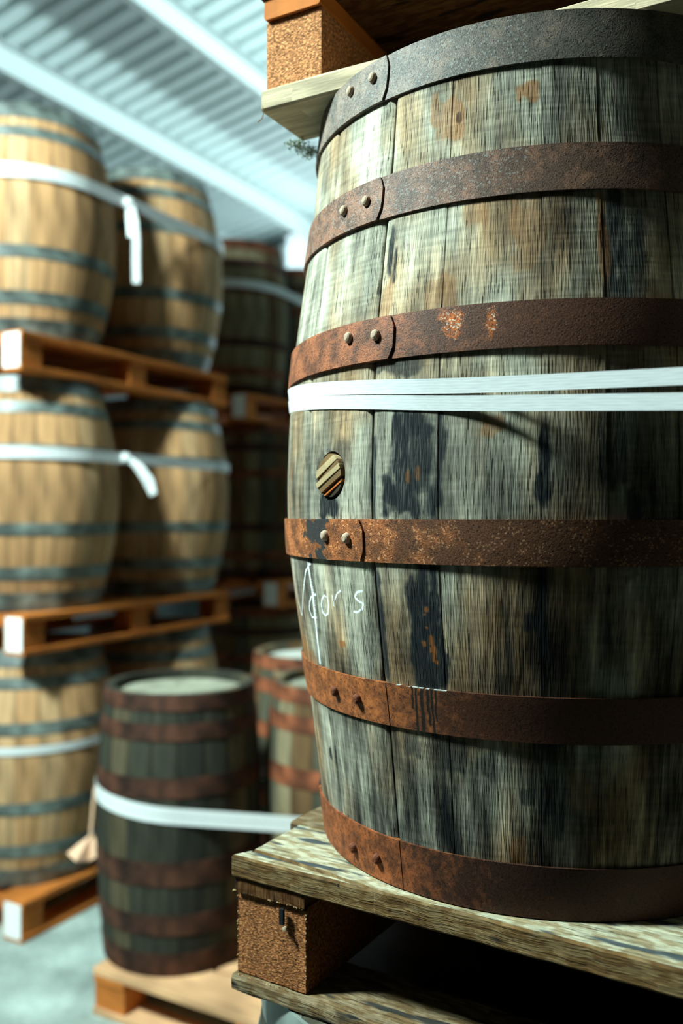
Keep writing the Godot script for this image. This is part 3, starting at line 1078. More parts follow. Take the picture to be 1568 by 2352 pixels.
func make_near_cask() -> void:
	var c := thing("cask", "large weathered grey oak cask with rusty hoops, a wooden bung and chalk marks, standing closest", "barrel", CASK + Vector3(0, EYE, 0), CASK_YAW)
	var edges := seams.duplicate()
	var last: float = seams[seams.size() - 1]
	var rest: float = 360.0 - (seams[0] - last)
	var n := 16
	for k in range(1, n):
		edges.append(last - rest * k / n)
	edges.append(seams[0] - 360.0)
	for k in edges.size() - 1:
		var lift := rng.randf_range(-0.0009, 0.0009)
		var hole := [43.2, 0.0435, 0.0265] if k == 1 else []
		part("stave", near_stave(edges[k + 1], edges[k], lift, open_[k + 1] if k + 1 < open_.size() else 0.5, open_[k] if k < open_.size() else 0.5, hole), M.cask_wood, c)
	part("head", lathe([Vector2(0.262, 0.43), Vector2(0.262, 0.455), Vector2(0.001, 0.455)], 48), M.head_grey, c)
	part("head", lathe([Vector2(0.001, -0.36), Vector2(0.26, -0.36), Vector2(0.26, -0.34)], 48), M.head_grey, c)
	# hoops: [top, bottom, lap end in degrees, rivets [deg, y]...]
	var hoops := [[0.497, 0.4454, 33.6, [[46.4, 0.4784], [38.1, 0.4768]]], [0.3595, 0.3118, 32.4, [[44.3, 0.3374], [36.8, 0.3369]]], [0.2042, 0.1589, 26.5, [[37.7, 0.1884], [30.5, 0.1851]]],
		[-0.0038, -0.0481, 32.9, [[43.7, -0.0218], [37.0, -0.0239]]], [-0.1738, -0.2197, 30.5, [[46.9, -0.1958], [38.9, -0.1975]]], [-0.3439, -0.3975, 30.5, [[46.4, -0.3743], [37.6, -0.373]]]]
	var rivet := lathe([Vector2(0.0054, -0.001), Vector2(0.0052, 0.0022), Vector2(0.0044, 0.0042), Vector2(0.0028, 0.0054), Vector2(0.001, 0.0056), Vector2(0.0001, 0.0054)], 9)
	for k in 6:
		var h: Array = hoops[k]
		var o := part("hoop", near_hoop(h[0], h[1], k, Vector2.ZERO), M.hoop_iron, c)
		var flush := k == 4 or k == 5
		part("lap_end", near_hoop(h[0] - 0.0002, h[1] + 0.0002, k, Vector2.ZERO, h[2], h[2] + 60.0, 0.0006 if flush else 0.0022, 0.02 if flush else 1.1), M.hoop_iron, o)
		for rv in h[3]:
			var nn := cask_normal(rv[0], rv[1])
			var i := part("rivet", rivet, M.nail if k < 4 else M.rust, o)
			var side_ := around(rv[0] + 90, 1, 0)
			i.transform = Transform3D(Basis(side_, nn, side_.cross(nn)), around(rv[0], cask_r(rv[1]) + (0.0008 if flush else 0.002), rv[1]))
			i.scale = Vector3(1.0, 1.0, 1.15)
	# the bung: a plug of torn wood, sunk in its hole
	var y := 0.0435
	var bn := cask_normal(43.2, y)
	var bx := around(43.2 - 90, 1, 0)
	var b := part("bung", lathe([Vector2(0.0245, -0.02), Vector2(0.0245, -0.008), Vector2(0.0225, -0.0065), Vector2(0.0001, -0.0075)], 32), M.splint_c, c)
	b.transform = Transform3D(Basis(bx, bn, bx.cross(bn)), around(43.2, cask_r(y), y))
	var slats := [[0.0185, 0.007, 0.0, "splint_b"], [0.012, 0.0075, 0.0016, "splint_a"], [0.0052, 0.0075, 0.0004, "splint_b"], [-0.0008, 0.0056, 0.0034, "splint_a"], [-0.0072, 0.0086, 0.0014, "splint_b"], [-0.0134, 0.0042, -0.0026, "splint_c"], [-0.0158, 0.0022, 0.0, "pine_b"], [-0.0195, 0.0055, -0.003, "splint_c"]]
	for s in slats:
		var disc := PackedVector2Array()
		for k in 36:
			disc.append(Vector2(cos(TAU * k / 36), sin(TAU * k / 36)) * 0.0238)
		var w: float = s[1] / 2 + 0.0003
		var strip := PackedVector2Array([Vector2(-0.03, -s[0] - w), Vector2(0.0, -s[0] - w + rng.randf_range(-0.0006, 0.0006)), Vector2(0.03, -s[0] - w), Vector2(0.03, -s[0] + w), Vector2(0.0, -s[0] + w + rng.randf_range(-0.0006, 0.0006)), Vector2(-0.03, -s[0] + w)])
		for cut in Geometry2D.intersect_polygons(strip, disc):
			var o := part("wood_sliver", plate(Array(cut), 0.012, M[s[3]], M[s[3]], 0.15), null, b)
			o.rotation = Vector3(rng.randf_range(-0.03, 0.03), deg_to_rad(27), rng.randf_range(-0.05, 0.05))
			o.position = Vector3(0, s[2] * 0.6 - 0.0075, 0)


# far casks: equal staves turned about the axis
func far_cask(called: String, label: String, group: String, high: float, belly: float, head: float, count: int, woods: Array, hoops: Array, iron: Array, head_mat: String) -> Node3D:
	var c := thing(called, label, "barrel", Vector3.ZERO, 0.0, group)
	var rad := func(v: float) -> float: return belly - (belly - head) * pow(absf(2.0 * v - 1.0), 1.8)
	var st := begin()
	var half := PI / count - 0.003
	var cols := [-half, -half * 0.86, 0.0, half * 0.86, half]
	var rows := 16
	for j in rows:
		for i in 4:
			var p := []
			var n := []
			var w := []
			for q in [[i, j], [i + 1, j], [i + 1, j + 1], [i, j + 1]]:
				var v := float(q[1]) / rows
				var a: float = cols[q[0]]
				var r: float = rad.call(v) - (0.0035 if q[0] == 0 or q[0] == 4 else 0.0)
				var sl: float = (rad.call(minf(1, v + 0.02)) - rad.call(maxf(0, v - 0.02))) / (0.04 * high)
				p.append(Vector3(sin(a) * r, v * high, cos(a) * r))
				n.append(Vector3(sin(a), -sl, cos(a)).normalized())
				w.append(Vector2(0.5 + a / half * 0.15, v))
			quad(st, p, n, w)
	for e in [[-half, Vector3(-1, 0, 0)], [half, Vector3(1, 0, 0)]]:
		for j in rows:
			var va := float(j) / rows
			var vb := float(j + 1) / rows
			var ra: float = rad.call(va)
			var rb: float = rad.call(vb)
			var d := Vector3(sin(e[0]), 0, cos(e[0]))
			flat(st, [d * (ra - 0.0035) + Vector3(0, va * high, 0), d * (rb - 0.0035) + Vector3(0, vb * high, 0), d * (rb - 0.03) + Vector3(0, vb * high, 0), d * (ra - 0.03) + Vector3(0, va * high, 0)], [Vector2(0, va), Vector2(0, vb), Vector2(.1, vb), Vector2(.1, va)], e[1])
	for e in [[0.0, Vector3.DOWN], [1.0, Vector3.UP]]:
		var r: float = rad.call(e[0])
		for i in 4:
			var d0 := Vector3(sin(cols[i]), 0, cos(cols[i]))
			var d1 := Vector3(sin(cols[i + 1]), 0, cos(cols[i + 1]))
			var yy := Vector3(0, e[0] * high, 0)
			flat(st, [d0 * (r - 0.002) + yy, d1 * (r - 0.002) + yy, d1 * (r - 0.03) + yy, d0 * (r - 0.03) + yy], [Vector2(0.2, 0), Vector2(0.3, 0), Vector2(0.3, 0.03), Vector2(0.2, 0.03)], e[1])
	# inner side of the chime above the head
	var r1: float = rad.call(1.0) - 0.03
	for i in 4:
		var d0 := Vector3(sin(cols[i]), 0, cos(cols[i]))
		var d1 := Vector3(sin(cols[i + 1]), 0, cos(cols[i + 1]))
		quad(st, [d0 * r1 + Vector3(0, high, 0), d1 * r1 + Vector3(0, high, 0), d1 * r1 + Vector3(0, high * 0.5, 0), d0 * r1 + Vector3(0, high * 0.5, 0)], [-d0, -d1, -d1, -d0], [Vector2(0, 0), Vector2(.1, 0), Vector2(.1, .5), Vector2(0, .5)])
	var mesh := st.commit()
	for k in count:
		part("stave", mesh, M[woods[(k * 7 + (k * k) / 3) % woods.size()]], c, Vector3.ZERO, Vector3(0, TAU * k / count, 0))
	var hr: float = rad.call(0.96) - 0.026
	part("head", lathe([Vector2(hr, high * 0.93), Vector2(hr, high * 0.965), Vector2(0.001, high * 0.965)], 40), M[head_mat], c)
	var hb: float = rad.call(0.04) - 0.02
	part("head", lathe([Vector2(0.001, high * 0.035), Vector2(hb, high * 0.035), Vector2(hb, high * 0.06)], 40), M[head_mat], c)
	for k in hoops.size():
		var va: float = 1.0 - hoops[k][1]
		var vb: float = 1.0 - hoops[k][0]
		var prof := []
		prof.append(Vector2(rad.call(va) - 0.004, va * high))
		for e in 5:
			var v := lerpf(va, vb, e / 4.0)
			prof.append(Vector2(rad.call(v) + 0.0028, v * high))
		prof.append(Vector2(rad.call(vb) - 0.004, vb * high))
		part("hoop", lathe(prof, 56), M[iron[k % iron.size()]], c)
	return c


# ---------------------------------------------------------------- pallets
# local X runs along the boards, +Z is the long front; «dims» = [deck, stringer, block, bottom] thicknesses, blocks' width
func pallet(called: String, label: String, group: String, long: float, deep: float, dims: Array, blk: float, mats: Dictionary, rough := 0.0, decks := 5, steps := 1, blocks_x := 3) -> Node3D:
	var p := thing(called, label, "pallet", Vector3.ZERO, 0.0, group)
	var y0: float = dims[3]
	var y1: float = y0 + dims[2]
	var y2: float = y1 + dims[1]
	var bd: float = mats.get("block_deep", 0.1)
	var bw := minf(0.145, deep / (decks + 1.2))
	if mats.has("deck_width"):
		bw = mats.deck_width
	for k in decks:
		var z := lerpf(deep / 2 - bw / 2, -deep / 2 + bw / 2, k / float(decks - 1))
		var m: Material = M[mats.deck[k % mats.deck.size()]]
		if k == 0 and mats.has("own_front"):
			continue
		part("deck_board", bar(long, dims[0], bw, 0.002 + rough, rough, steps, 1.0), m, p, Vector3(rng.randf_range(-1, 1) * rough * 4, y2 + dims[0] / 2, z))
	for k in blocks_x:
		var x := lerpf(-long / 2 + blk / 2 + 0.002, long / 2 - blk / 2 - 0.002, k / float(blocks_x - 1))
		part("stringer", bar(deep - 0.006, dims[1], blk, 0.0015 + rough, rough, 24 if steps > 1 else 1, 1.0), M[mats.stringer], p, Vector3(x, y1 + dims[1] / 2, 0), Vector3(0, PI / 2, 0))
		for j in 3:
			var z := lerpf(deep / 2 - 0.005 - bd / 2, -deep / 2 + 0.005 + bd / 2, j / 2.0)
			part("block", block(blk - rough * 2, dims[2] - 0.0005, bd, 0.0015 + rough, rough * 0.7), M[mats.block], p, Vector3(x, y0 + dims[2] / 2, z - 0.003))
	for j in 3:
		var z := lerpf(deep / 2 - 0.05, -deep / 2 + 0.05, j / 2.0)
		part("bottom_board", bar(long, dims[3], 0.1, 0.002 + rough, rough, steps, 1.0), M[mats.bottom], p, Vector3(0, dims[3] / 2, z))
	return p


# ---------------------------------------------------------------- the stack close by
func front_at(along_: float, deep_: float, y: float) -> Vector3:
	# a spot on the near pallet, from its front left corner
	return Vector3(-0.1297, 0, -1.0447) + FRONT * along_ + DEEP * deep_ + Vector3(0, y, 0)


func make_near_stack() -> void:
	make_near_cask()
	var yaw := atan2(-FRONT.z, FRONT.x)
	# its pallet
	var p := pallet("pallet", "worn grey pallet with paint-flaked deck and chipboard blocks carrying the weathered cask", "", 1.2, 1.0, [0.027, 0.018, 0.098, 0.018], 0.1, {"deck": ["board_pale", "board_dull", "board_pale", "board_dull", "board_pale"], "stringer": "board_rough", "block": "chip_old", "bottom": "board_dull", "deck_width": 0.122, "own_front": true, "block_deep": 0.29}, 0.0011, 8, 40)  # blocks lengthened out of view, to keep lamp light from under the deck
	p.position = front_at(0.6, 0.5, EYE - 0.3988 - 0.161)
	p.rotation.y = yaw
	# the front deck board, split near its left end
	var y := 0.161 - 0.0135
	var split := [Vector2(-0.585, 0.4765), Vector2(-0.53, 0.481), Vector2(-0.47, 0.4885), Vector2(-0.425, 0.4955), Vector2(-0.405, 0.4998)]
	part("deck_board", plate(split + [Vector2(0.0, 0.4996), Vector2(0.3, 0.5), Vector2(0.6, 0.4998), Vector2(0.6, 0.378), Vector2(-0.588, 0.378)], 0.027, M.board_pale, M.board_side), null, p, Vector3(0, y, 0))
	var strip := [Vector2(-0.588, 0.475)]
	for q in split.slice(0, 4):
		strip.append(q + Vector2(-0.001, 0.0012))
	strip.append(Vector2(-0.408, 0.4994))
	strip.reverse()
	var sl := part("deck_board", plate([Vector2(-0.6, 0.4995), Vector2(-0.55, 0.5001), Vector2(-0.48, 0.4997), Vector2(-0.43, 0.4999)] + strip, 0.026, M.board_pale, M.board_side), null, p, Vector3(0, y - 0.0008, 0))
	sl.set_meta("label", "narrow split-off strip along the front edge")
	# a slot sawn into the corner block, with a broken nail
	part("slot", block(0.0055, 0.018, 0.004, 0.0005), M.dark_gap, p, Vector3(-0.6 + 0.072, 0.018 + 0.085, 0.4985))
	part("nail", lathe([Vector2(0.0025, 0.0), Vector2(0.0025, 0.003), Vector2(0.0001, 0.0035)], 8), M.nail, p, Vector3(-0.6 + 0.077, 0.018 + 0.073, 0.4985), Vector3(PI / 2, 0, 0))
	# frayed fibres along the block's edges
	var st := begin()
	for k in 260:
		var pos := Vector3.ZERO
		var dir := Vector3(rng.randf_range(-1, 1), rng.randf_range(-1, 1), rng.randf_range(0.2, 1.2)).normalized()
		var e := k % 5
		if e == 0:
			pos = Vector3(-0.5963, 0.02 + rng.randf() * 0.09, 0.492)
			dir.x = -absf(dir.x)
		elif e == 1:
			pos = Vector3(-0.4995, 0.02 + rng.randf() * 0.09, 0.492)
			dir.x = absf(dir.x)
		elif e == 2:
			pos = Vector3(-0.6 + rng.randf() * 0.1, 0.117, 0.496)
		elif e == 3:
			pos = Vector3(-0.6 + rng.randf() * 0.1, 0.019, 0.496)
		else:
			pos = Vector3(-0.6 + rng.randf() * 0.12, 0.137, 0.497)
		var long := rng.randf_range(0.001, 0.0032)
		var wid := Vector3(rng.randf_range(-1, 1), rng.randf_range(-1, 1), 0).normalized() * 0.0005
		flat(st, [pos - wid, pos + wid, pos + dir * long], [Vector2.ZERO, Vector2.RIGHT, Vector2.ONE], Vector3(0, 0, 1))
		flat(st, [pos - wid + Vector3(0, 0, -0.0004), pos + wid + Vector3(0, 0, -0.0004), pos + dir * long], [Vector2.ZERO, Vector2.RIGHT, Vector2.ONE], Vector3(0, 0, -1))
	var fr := part("wood_fibres", st.commit(), M.fibre, p)
	fr.set_meta("kind", "stuff")
	# the pallet above
	var q := pallet("pallet", "pallet with pale bottom board and orange-brown chipboard block resting on top of the weathered cask", "", 1.2, 1.0, [0.022, 0.024, 0.087, 0.026], 0.079, {"deck": ["board_rough"], "stringer": "pine", "block": "chip_new", "bottom": "pine_cream", "deck_width": 0.192, "block_deep": 0.29}, 0.0004, 6, 16)  # blocks lengthened and deck boards widened, to keep light out of its gaps
	q.rotation.y = atan2(ALONG.x, ALONG.z) - PI / 2 - PI / 2 + PI / 2
	q.rotation.y = -0.5053
	q.position = Vector3(-0.0984, EYE + 0.4975, -1.0855) - LEFT * 0.6 + ALONG * 0.5
	# the casks that share the near pallet and the one underneath
	var o := far_cask("cask", "old greenish oak cask under the worn grey pallet, mostly cut off by the picture", "", 0.8445, 0.318, 0.283, 22, ["old_a", "old_b", "old_a", "old_d"], [[0.0, 0.055], [0.12, 0.17], [0.30, 0.35], [0.64, 0.69], [0.82, 0.87], [0.94, 1.0]], ["zinc"], "old_dark")
	o.position = Vector3(0.19, 0.145, -1.142)
	var side := CASK + FRONT * 0.655
	var nb := dup(o, "cask", "old oak cask beside the weathered one on the same pallet, held by the white straps", Vector3(side.x, EYE - 0.398, side.z), 0.4)
	nb.scale = Vector3(1.02, 1.0579, 1.02)
	var back := CASK + DEEP * 0.66  # unseen cask, added to block light reaching under the pallet from behind
	var n2 := dup(nb, "cask", "unseen old oak cask added behind the weathered one on the same pallet", Vector3(back.x, EYE - 0.398, back.z), 1.9)
	n2.scale = nb.scale
	dup(o, "cask", "unseen old oak cask added under the near pallet, behind the greenish one", Vector3(back.x - 0.06, 0.145, back.z), 2.6)  # out of sight, added to keep the space under the pallet dark
	dup(o, "cask", "unseen old oak cask added under the near pallet, right of the greenish one", Vector3(side.x - 0.03, 0.145, side.z), 3.3)  # likewise added out of view to hold light off
	# two white straps round both casks
	for k in 2:
		make_strap("strap", ["upper of two white plastic straps round the weathered cask", "lower of two white plastic straps round the weathered cask"][k], CASK, side, 0.0148, k, "white straps round the near cask")


func make_strap(called: String, label: String, a: Vector3, b: Vector3, width: float, which: int, group: String) -> void:
	var dir := (b - a).normalized()
	var out := Vector3(dir.z, 0, -dir.x)
	if out.z < 0:
		out = -out
	var pts := []
	var ups := []
	var outs := []
	var N := 48
	var reach := a.distance_to(b)
	for half in 4:
		# round the first cask, along the back, round the second, back along the front
		for i in (N + 1 if half % 2 == 0 else 22):
			var ang := PI * i / N
			var o := Vector3.ZERO
			var c := a if half == 0 else b
			if half == 0:
				o = (out * cos(ang) - dir * sin(ang)).normalized()
			elif half == 2:
				o = (-out * cos(ang) + dir * sin(ang)).normalized()
			else:
				o = -out if half == 1 else out
				c = a.lerp(b, (i + 1) / 23.0 if half == 1 else 1.0 - (i + 1) / 23.0)
			var along := o.dot(dir) * 0.32 + (c - a).dot(dir)
			var ahead := (sqrt(along * along + 0.0049) + along) / 2 - 0.035
			var behind := (sqrt(along * along + 0.0049) - along) / 2 - 0.035
			var y := 0.127 + 0.1 * behind - 0.033 * ahead if which == 0 else 0.1105 + 0.106 * behind - 0.056 * ahead
			var rad := cask_r(minf(y, 0.156)) - 0.0008 + (0.0012 if which == 0 and along < -0.15 else 0.0)
			pts.append(Vector3(c.x, EYE, c.z) + o * rad + Vector3(0, y, 0))
			ups.append((Vector3.UP + o * 0.12).normalized())
			outs.append(o)
	var t := thing(called, label, "strap", Vector3.ZERO, 0.0, group)
	part("band", ribbon(pts, ups, outs, width, 0.0007, true), M.strapping, t)


# a band round two far casks; heights at the first and second cask
func far_strap(label: String, a: Vector3, b: Vector3, r: float, ya: float, yb: float, width: float, lines: int, group: String) -> Node3D:
	var dir := (b - a)
	dir.y = 0
	dir = dir.normalized()
	var out := Vector3(-dir.z, 0, dir.x)
	if out.z < 0:
		out = -out
	var t := thing("strap", label, "strap", Vector3.ZERO, 0.0, group)
	for ln in lines:
		var pts := []
		var ups := []
		var outs := []
		for half in 2:
			var c := a if half == 0 else b
			for i in 33:
				var ang := PI * i / 32
				var o := (out * cos(ang) - dir * sin(ang)).normalized() if half == 0 else (-out * cos(ang) + dir * sin(ang)).normalized()
				var f := clampf((o.dot(dir) * r + (0.0 if half == 0 else a.distance_to(b))) / a.distance_to(b), -0.5, 1.3)
				pts.append(Vector3(c.x, lerpf(ya, yb, f) - ln * width * 1.08, c.z) + o * r)
				ups.append(Vector3.UP)
				outs.append(o)
		part("band", ribbon(pts, ups, outs, width, 0.001, true), M.strapping, t)
	return t


func tail(t: Node3D, from: Vector3, steps: Array, width: float, out: Vector3) -> void:
	var pts := [from]
	for s in steps:
		pts.append(pts[pts.size() - 1] + s)
	var ups := []
	var outs := []
	for i in pts.size():
		var d: Vector3 = (pts[mini(i + 1, pts.size() - 1)] - pts[maxi(i - 1, 0)]).normalized()
		ups.append(d.cross(out).normalized())
		outs.append(out)
	part("tail", ribbon(pts, ups, outs, width, 0.001), M.strapping, t)


func knot(t: Node3D, pos: Vector3, size: float) -> void:
	part("knot", lathe([Vector2(0.0001, -size), Vector2(size * 0.7, -size * 0.7), Vector2(size, 0), Vector2(size * 0.75, size * 0.6), Vector2(0.0001, size)], 9), M.strapping, t, pos, Vector3(0.4, 0.3, 0.5))


# ---------------------------------------------------------------- the stacks beyond
var oak: Node3D
var pine_pallet: Node3D
const PINE_YAW := 1.0655                      # local X along the building


func stack_pallet(label: String, group: String, t: float, s: float, y: float, long: float) -> Node3D:
	# (t, s) is the corner nearest to us
	var pos := at(t + long / 2, s + 0.5, y)
	if pine_pallet == null:
		pine_pallet = pallet("pallet", label, group, 1.25, 1.0, [0.022, 0.022, 0.079, 0.022], 0.1, {"deck": ["pine", "pine_b"], "stringer": "pine_b", "block": "pine", "bottom": "pine"})
		var pp := part("paper_label", block(0.0012, 0.125, 0.085, 0.0002), M.paper, pine_pallet, Vector3(-0.6262, 0.075, 0.5 - 0.052))
		pp.set_meta("label", "white paper label stuck on the corner block")
		pine_pallet.position = pos
		pine_pallet.rotation.y = PINE_YAW
		return pine_pallet
	return dup(pine_pallet, "pallet", label, pos, PINE_YAW, group)


func oak_cask(label: String, group: String, t: float, s: float, y: float, turn: float) -> Node3D:
	if oak == null:
		oak = far_cask("cask", label, group, 0.893, 0.344, 0.266, 24, ["oak_a", "oak_b", "oak_c", "oak_d", "oak_a"], [[0.0, 0.068], [0.11, 0.158], [0.295, 0.345], [0.625, 0.677], [0.81, 0.865], [0.92, 1.0]], ["zinc"], "old_c")
		oak.position = at(t, s, y)
		oak.rotation.y = turn
		return oak
	return dup(oak, "cask", label, at(t, s, y), turn, group)


func make_left_stack() -> void:
	var lv := [0.0, 1.04, 2.08]
	var names := ["bottom", "middle", "top"]
	var t0 := 2.24
	var s0 := [2.555, 2.55, 2.565]
	var far_t := [1.0, 1.05, 1.02]
	for k in 3:
		stack_pallet(["orange pine pallet with a white label on the concrete floor, lowest of the left stack", "orange pine pallet with a white label under the middle casks of the left stack", "orange pine pallet with a white label under the uppermost casks of the left stack"][k], "orange pine pallets of the stacks", t0, s0[k], lv[k], 1.25)
		var n := oak_cask(["front tan oak cask at the foot of the left stack, standing on the floor pallet", "front tan oak cask in the middle layer of the left stack, strap across its belly", "front tan oak cask on top of the left stack, highest and farthest left"][k], "tan oak casks of the left stack", t0 + 0.305, s0[k] + 0.30, lv[k] + 0.146, 0.3 + k)
		var f := oak_cask(["rear tan oak cask in the bottom layer of the left stack, mostly hidden", "rear tan oak cask in the left stack's middle layer, right of the knotted strap", "rear tan oak cask on top of the left stack, right of the hanging strap end"][k], "tan oak casks of the left stack", t0 + far_t[k], s0[k] + 0.285, lv[k] + 0.146, 1.1 + k * 1.7)
		var y: float = EYE + [-0.875, 0.232, 1.283][k]
		var sp := far_strap(["white strap round the casks at the foot of the left stack", "white strap with a loose knot round the middle casks of the left stack", "white strap with a long hanging end round the top casks of the left stack"][k], n.position, f.position, 0.3455, y, y - 0.005, [0.03, 0.042, 0.05][k], 1, "white straps of the left stack")
		var dir := (f.position - n.position).normalized()
		var out := Vector3(-dir.z, 0, dir.x)
		if k == 2:
			var kp := n.position + out * 0.35 + dir * 0.2
			kp.y = y - 0.005
			knot(sp, kp, 0.026)
			tail(sp, kp + out * 0.012, [Vector3(0.005, -0.03, 0), Vector3(0.012, -0.05, 0.004), Vector3(0.006, -0.07, 0), Vector3(0.0, -0.1, 0), Vector3(0.002, -0.08, 0)], 0.028, Vector3(0.1, 0, 1).normalized())
			tail(sp, kp + out * 0.012, [Vector3(-0.006, -0.04, 0), Vector3(0.004, -0.05, 0.004), Vector3(0.004, -0.05, 0)], 0.024, Vector3(-0.2, 0, 1).normalized())
		elif k == 1:
			var kp := n.position + out * 0.35 + dir * 0.17
			kp.y = y
			knot(sp, kp, 0.024)
			tail(sp, kp + out * 0.012, [Vector3(0.03, -0.03, 0), Vector3(0.04, -0.06, 0.004), Vector3(0.03, -0.06, 0)], 0.018, Vector3(0.1, 0, 1).normalized())
			tail(sp, kp + out * 0.014, [Vector3(0.05, -0.03, 0), Vector3(0.045, -0.06, 0.004), Vector3(0.012, -0.055, 0)], 0.018, Vector3(-0.2, 0, 1).normalized())


func make_far_stack() -> void:
	var lv := [0.0, 1.04, 2.08]
	var ts := [4.07, 4.077, 3.99]
	var ss := [2.66, 2.648, 2.80]
	var old: Node3D
	for k in 3:
		stack_pallet(["orange pine pallet on the floor under the far dark stack", "orange pine pallet with a white label in the middle of the far dark stack", "orange pine pallet with a white label under the top casks of the far dark stack"][k], "orange pine pallets of the stacks", ts[k], ss[k], lv[k], 1.25)
		for j in 2:
			var label: String = [["old cask at the foot of the far dark stack", "old cask behind the one at the foot of the far dark stack"], ["shadowed old cask in the middle layer of the far dark stack", "shadowed old cask behind the middle one of the far dark stack"], ["old dark cask with rusty hoops on top of the far stack, behind the tan casks", "old cask with rusty hoops on top of the far stack, partly behind the near cask"]][k][j]
			var pos := at(ts[k] + 0.30 + 0.68 * j, ss[k] + 0.30, lv[k] + 0.146)
			if old == null:
				old = far_cask("cask", label, "old casks of the far stack", 0.885, 0.328, 0.278, 22, ["old_a", "old_c", "old_b", "old_a"], [[0.0, 0.06], [0.13, 0.18], [0.30, 0.35], [0.64, 0.69], [0.82, 0.87], [0.93, 1.0]], ["rust", "rust_dark"], "head_grey")
				old.position = pos
			else:
				dup(old, "cask", label, pos, k * 1.3 + j, "old casks of the far stack")
		if k == 2:
			var a := at(ts[k] + 0.30, ss[k] + 0.30, 0)
			var b := at(ts[k] + 0.98, ss[k] + 0.30, 0)
			far_strap("white strap round the top casks of the far dark stack", a, b, 0.331, EYE + 1.29, EYE + 1.27, 0.045, 1, "")


func make_floor_casks() -> void:
	var hoops := [[0.0, 0.055], [0.10, 0.16], [0.29, 0.36], [0.585, 0.672], [0.776, 0.85], [0.915, 1.0]]
	var c := far_cask("cask", "dark old cask with broad rusty hoops standing at the corner of the low pine pallet", "rusty-hooped casks on the floor", 0.855, 0.268, 0.243, 20, ["dark_b", "dark_c", "dark_d", "dark_b", "dark_a"], hoops, ["rust_dark"], "head_grey")
	c.position = Vector3(-0.536, 0.1455, -2.937)
	var b := dup(c, "cask", "rusty-hooped cask with a grey head seen left of the near cask's lower hoops", Vector3(0.011, 0.1455, -3.0), 0.7, "rusty-hooped casks on the floor")
	var a := dup(c, "cask", "rusty-hooped cask with a bright white head behind the grey-headed one", Vector3(-0.11, 0.1455, -3.615), 2.0, "rusty-hooped casks on the floor")
	for n in a.get_children():
		if n.name.begins_with("head"):
			n.material_override = M.head_white
	for o in [a, b]:
		for n in o.get_children():
			if n.name.begins_with("hoop"):
				n.material_override = M.rust
			elif n.name.begins_with("stave"):
				n.material_override = [M.old_a, M.old_c, M.old_b][hash(String(n.name)) % 3]
	# the small pallet under the dark cask: its left front corner shows at the bottom of the picture
	var p := pallet("pallet", "low pale pine pallet on the floor carrying the three rusty-hooped casks", "", 1.2, 1.25, [0.022, 0.022, 0.079, 0.022], 0.12, {"deck": ["pine_pale", "pine_pale", "pine"], "stringer": "pine", "block": "pine", "bottom": "pine_pale", "deck_width": 0.165}, 0.0, 7, 1)
	p.rotation.y = -0.5053
	p.position = Vector3(-0.772, 0, -2.752) - LEFT * 0.6 + ALONG * 0.625
	var st := far_strap("double white strap leading from the dark rusty-hooped cask to its neighbour", c.position, b.position, 0.270, EYE - 0.895, EYE - 0.955, 0.024, 2, "")


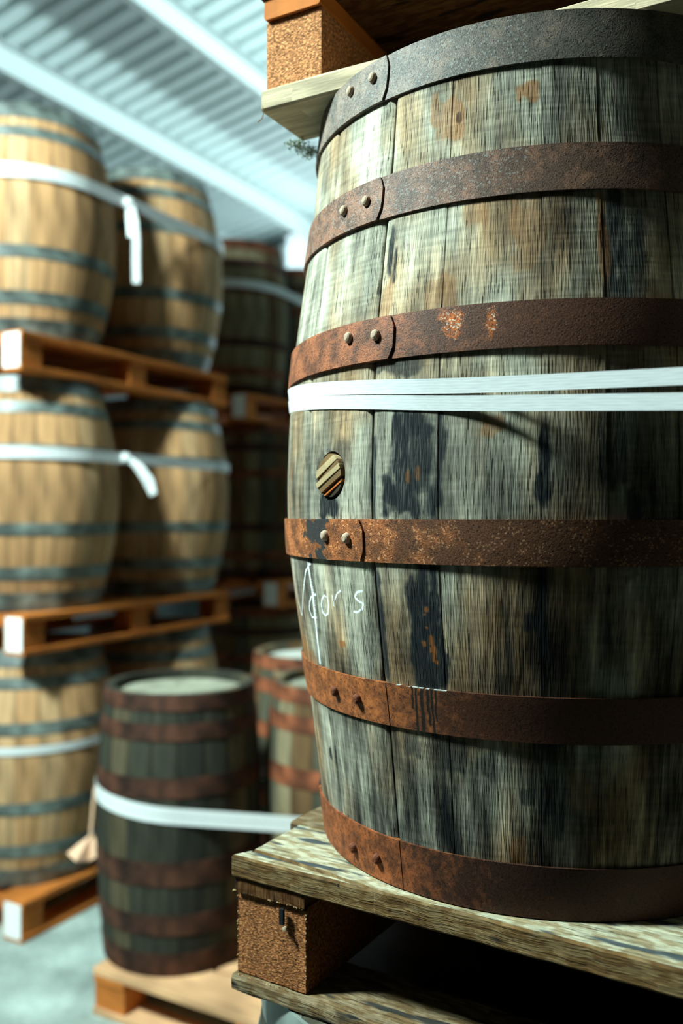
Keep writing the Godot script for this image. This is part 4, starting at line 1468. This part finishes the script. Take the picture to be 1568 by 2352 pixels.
func make_small_things() -> void:
	# crumpled paper tag hanging by a string from the strap on the dark cask
	var o := thing("paper_tag", "crumpled tan paper tag hanging on a string beside the dark rusty-hooped cask", "tag", Vector3(-0.815, EYE - 0.93, -2.93))
	tail_in(o, "string", [Vector3(0.0, 0.03, 0.0), Vector3(-0.006, -0.05, 0.01), Vector3(-0.01, -0.10, 0.012), Vector3(-0.012, -0.13, 0.012)], 0.008, M.tag_paper)
	var st := begin()
	for s in 2:
		var dirs := [Vector3(-0.075, -0.055, 0.01), Vector3(-0.04, -0.075, 0.03), Vector3(-0.005, -0.085, 0.0), Vector3(0.03, -0.06, 0.025), Vector3(0.05, -0.035, 0.0)]
		for k in 4:
			var p := [Vector3(-0.012, -0.125, 0.012), Vector3(-0.012, -0.125, 0.012) + dirs[k] * (1.0 - 0.25 * s), Vector3(-0.012, -0.125, 0.012) + dirs[k + 1] * (1.0 - 0.25 * s)]
			for e in p.size():
				p[e] += Vector3(0, 0, -0.014 * s)
			flat(st, p, [Vector2.ZERO, Vector2.RIGHT, Vector2.ONE], Vector3(0, 0, 1))
			for e in p.size():
				p[e] += Vector3(0, 0, -0.0012)
			flat(st, p, [Vector2.ZERO, Vector2.RIGHT, Vector2.ONE], Vector3(0, 0, -1))
	part("paper", st.commit(), M.tag_paper, o)
	# grey lichen tuft under the left edge of the pallet overhead, and a splinter at its corner
	var t := thing("lichen_tuft", "small grey lichen tuft clinging under the left edge of the upper pallet", "lichen", Vector3(-0.054, EYE + 0.4975, -1.168))
	var g := begin()
	for k in 420:
		var c := Vector3(rng.randfn(0, 0.007), -absf(rng.randfn(0, 0.006)), rng.randfn(0, 0.005))
		c += Vector3(-0.004, -0.002, 0) if k % 2 else Vector3(0.012, -0.009, -0.006)
		var d := Vector3(rng.randfn(), rng.randfn(), rng.randfn()).normalized() * 0.0045
		var w := Vector3(rng.randfn(), rng.randfn(), rng.randfn()).normalized() * 0.0013
		flat(g, [c - w, c + w, c + d], [Vector2.ZERO, Vector2.RIGHT, Vector2.ONE], Vector3(0, 0, 1))
	part("fronds", g.commit(), M.lichen, t).set_meta("kind", "stuff")
	var s2 := thing("splinter", "thin pale wood splinter curling down from the upper pallet's corner", "splinter", Vector3(-0.0965, EYE + 0.4985, -1.083))
	tail_in(s2, "fibre", [Vector3(0, 0.003, 0), Vector3(0.001, -0.006, 0.001), Vector3(-0.001, -0.012, 0.001), Vector3(-0.006, -0.016, 0.001)], 0.0011, M.fibre)


func tail_in(t: Node3D, called: String, pts: Array, width: float, mat: Material) -> void:
	var ups := []
	var outs := []
	for i in pts.size():
		var d: Vector3 = (pts[mini(i + 1, pts.size() - 1)] - pts[maxi(i - 1, 0)]).normalized()
		ups.append(d.cross(Vector3(0, 0, 1)).normalized())
		outs.append(Vector3(0, 0, 1))
	part(called, ribbon(pts, ups, outs, width, width * 0.7), mat, t)
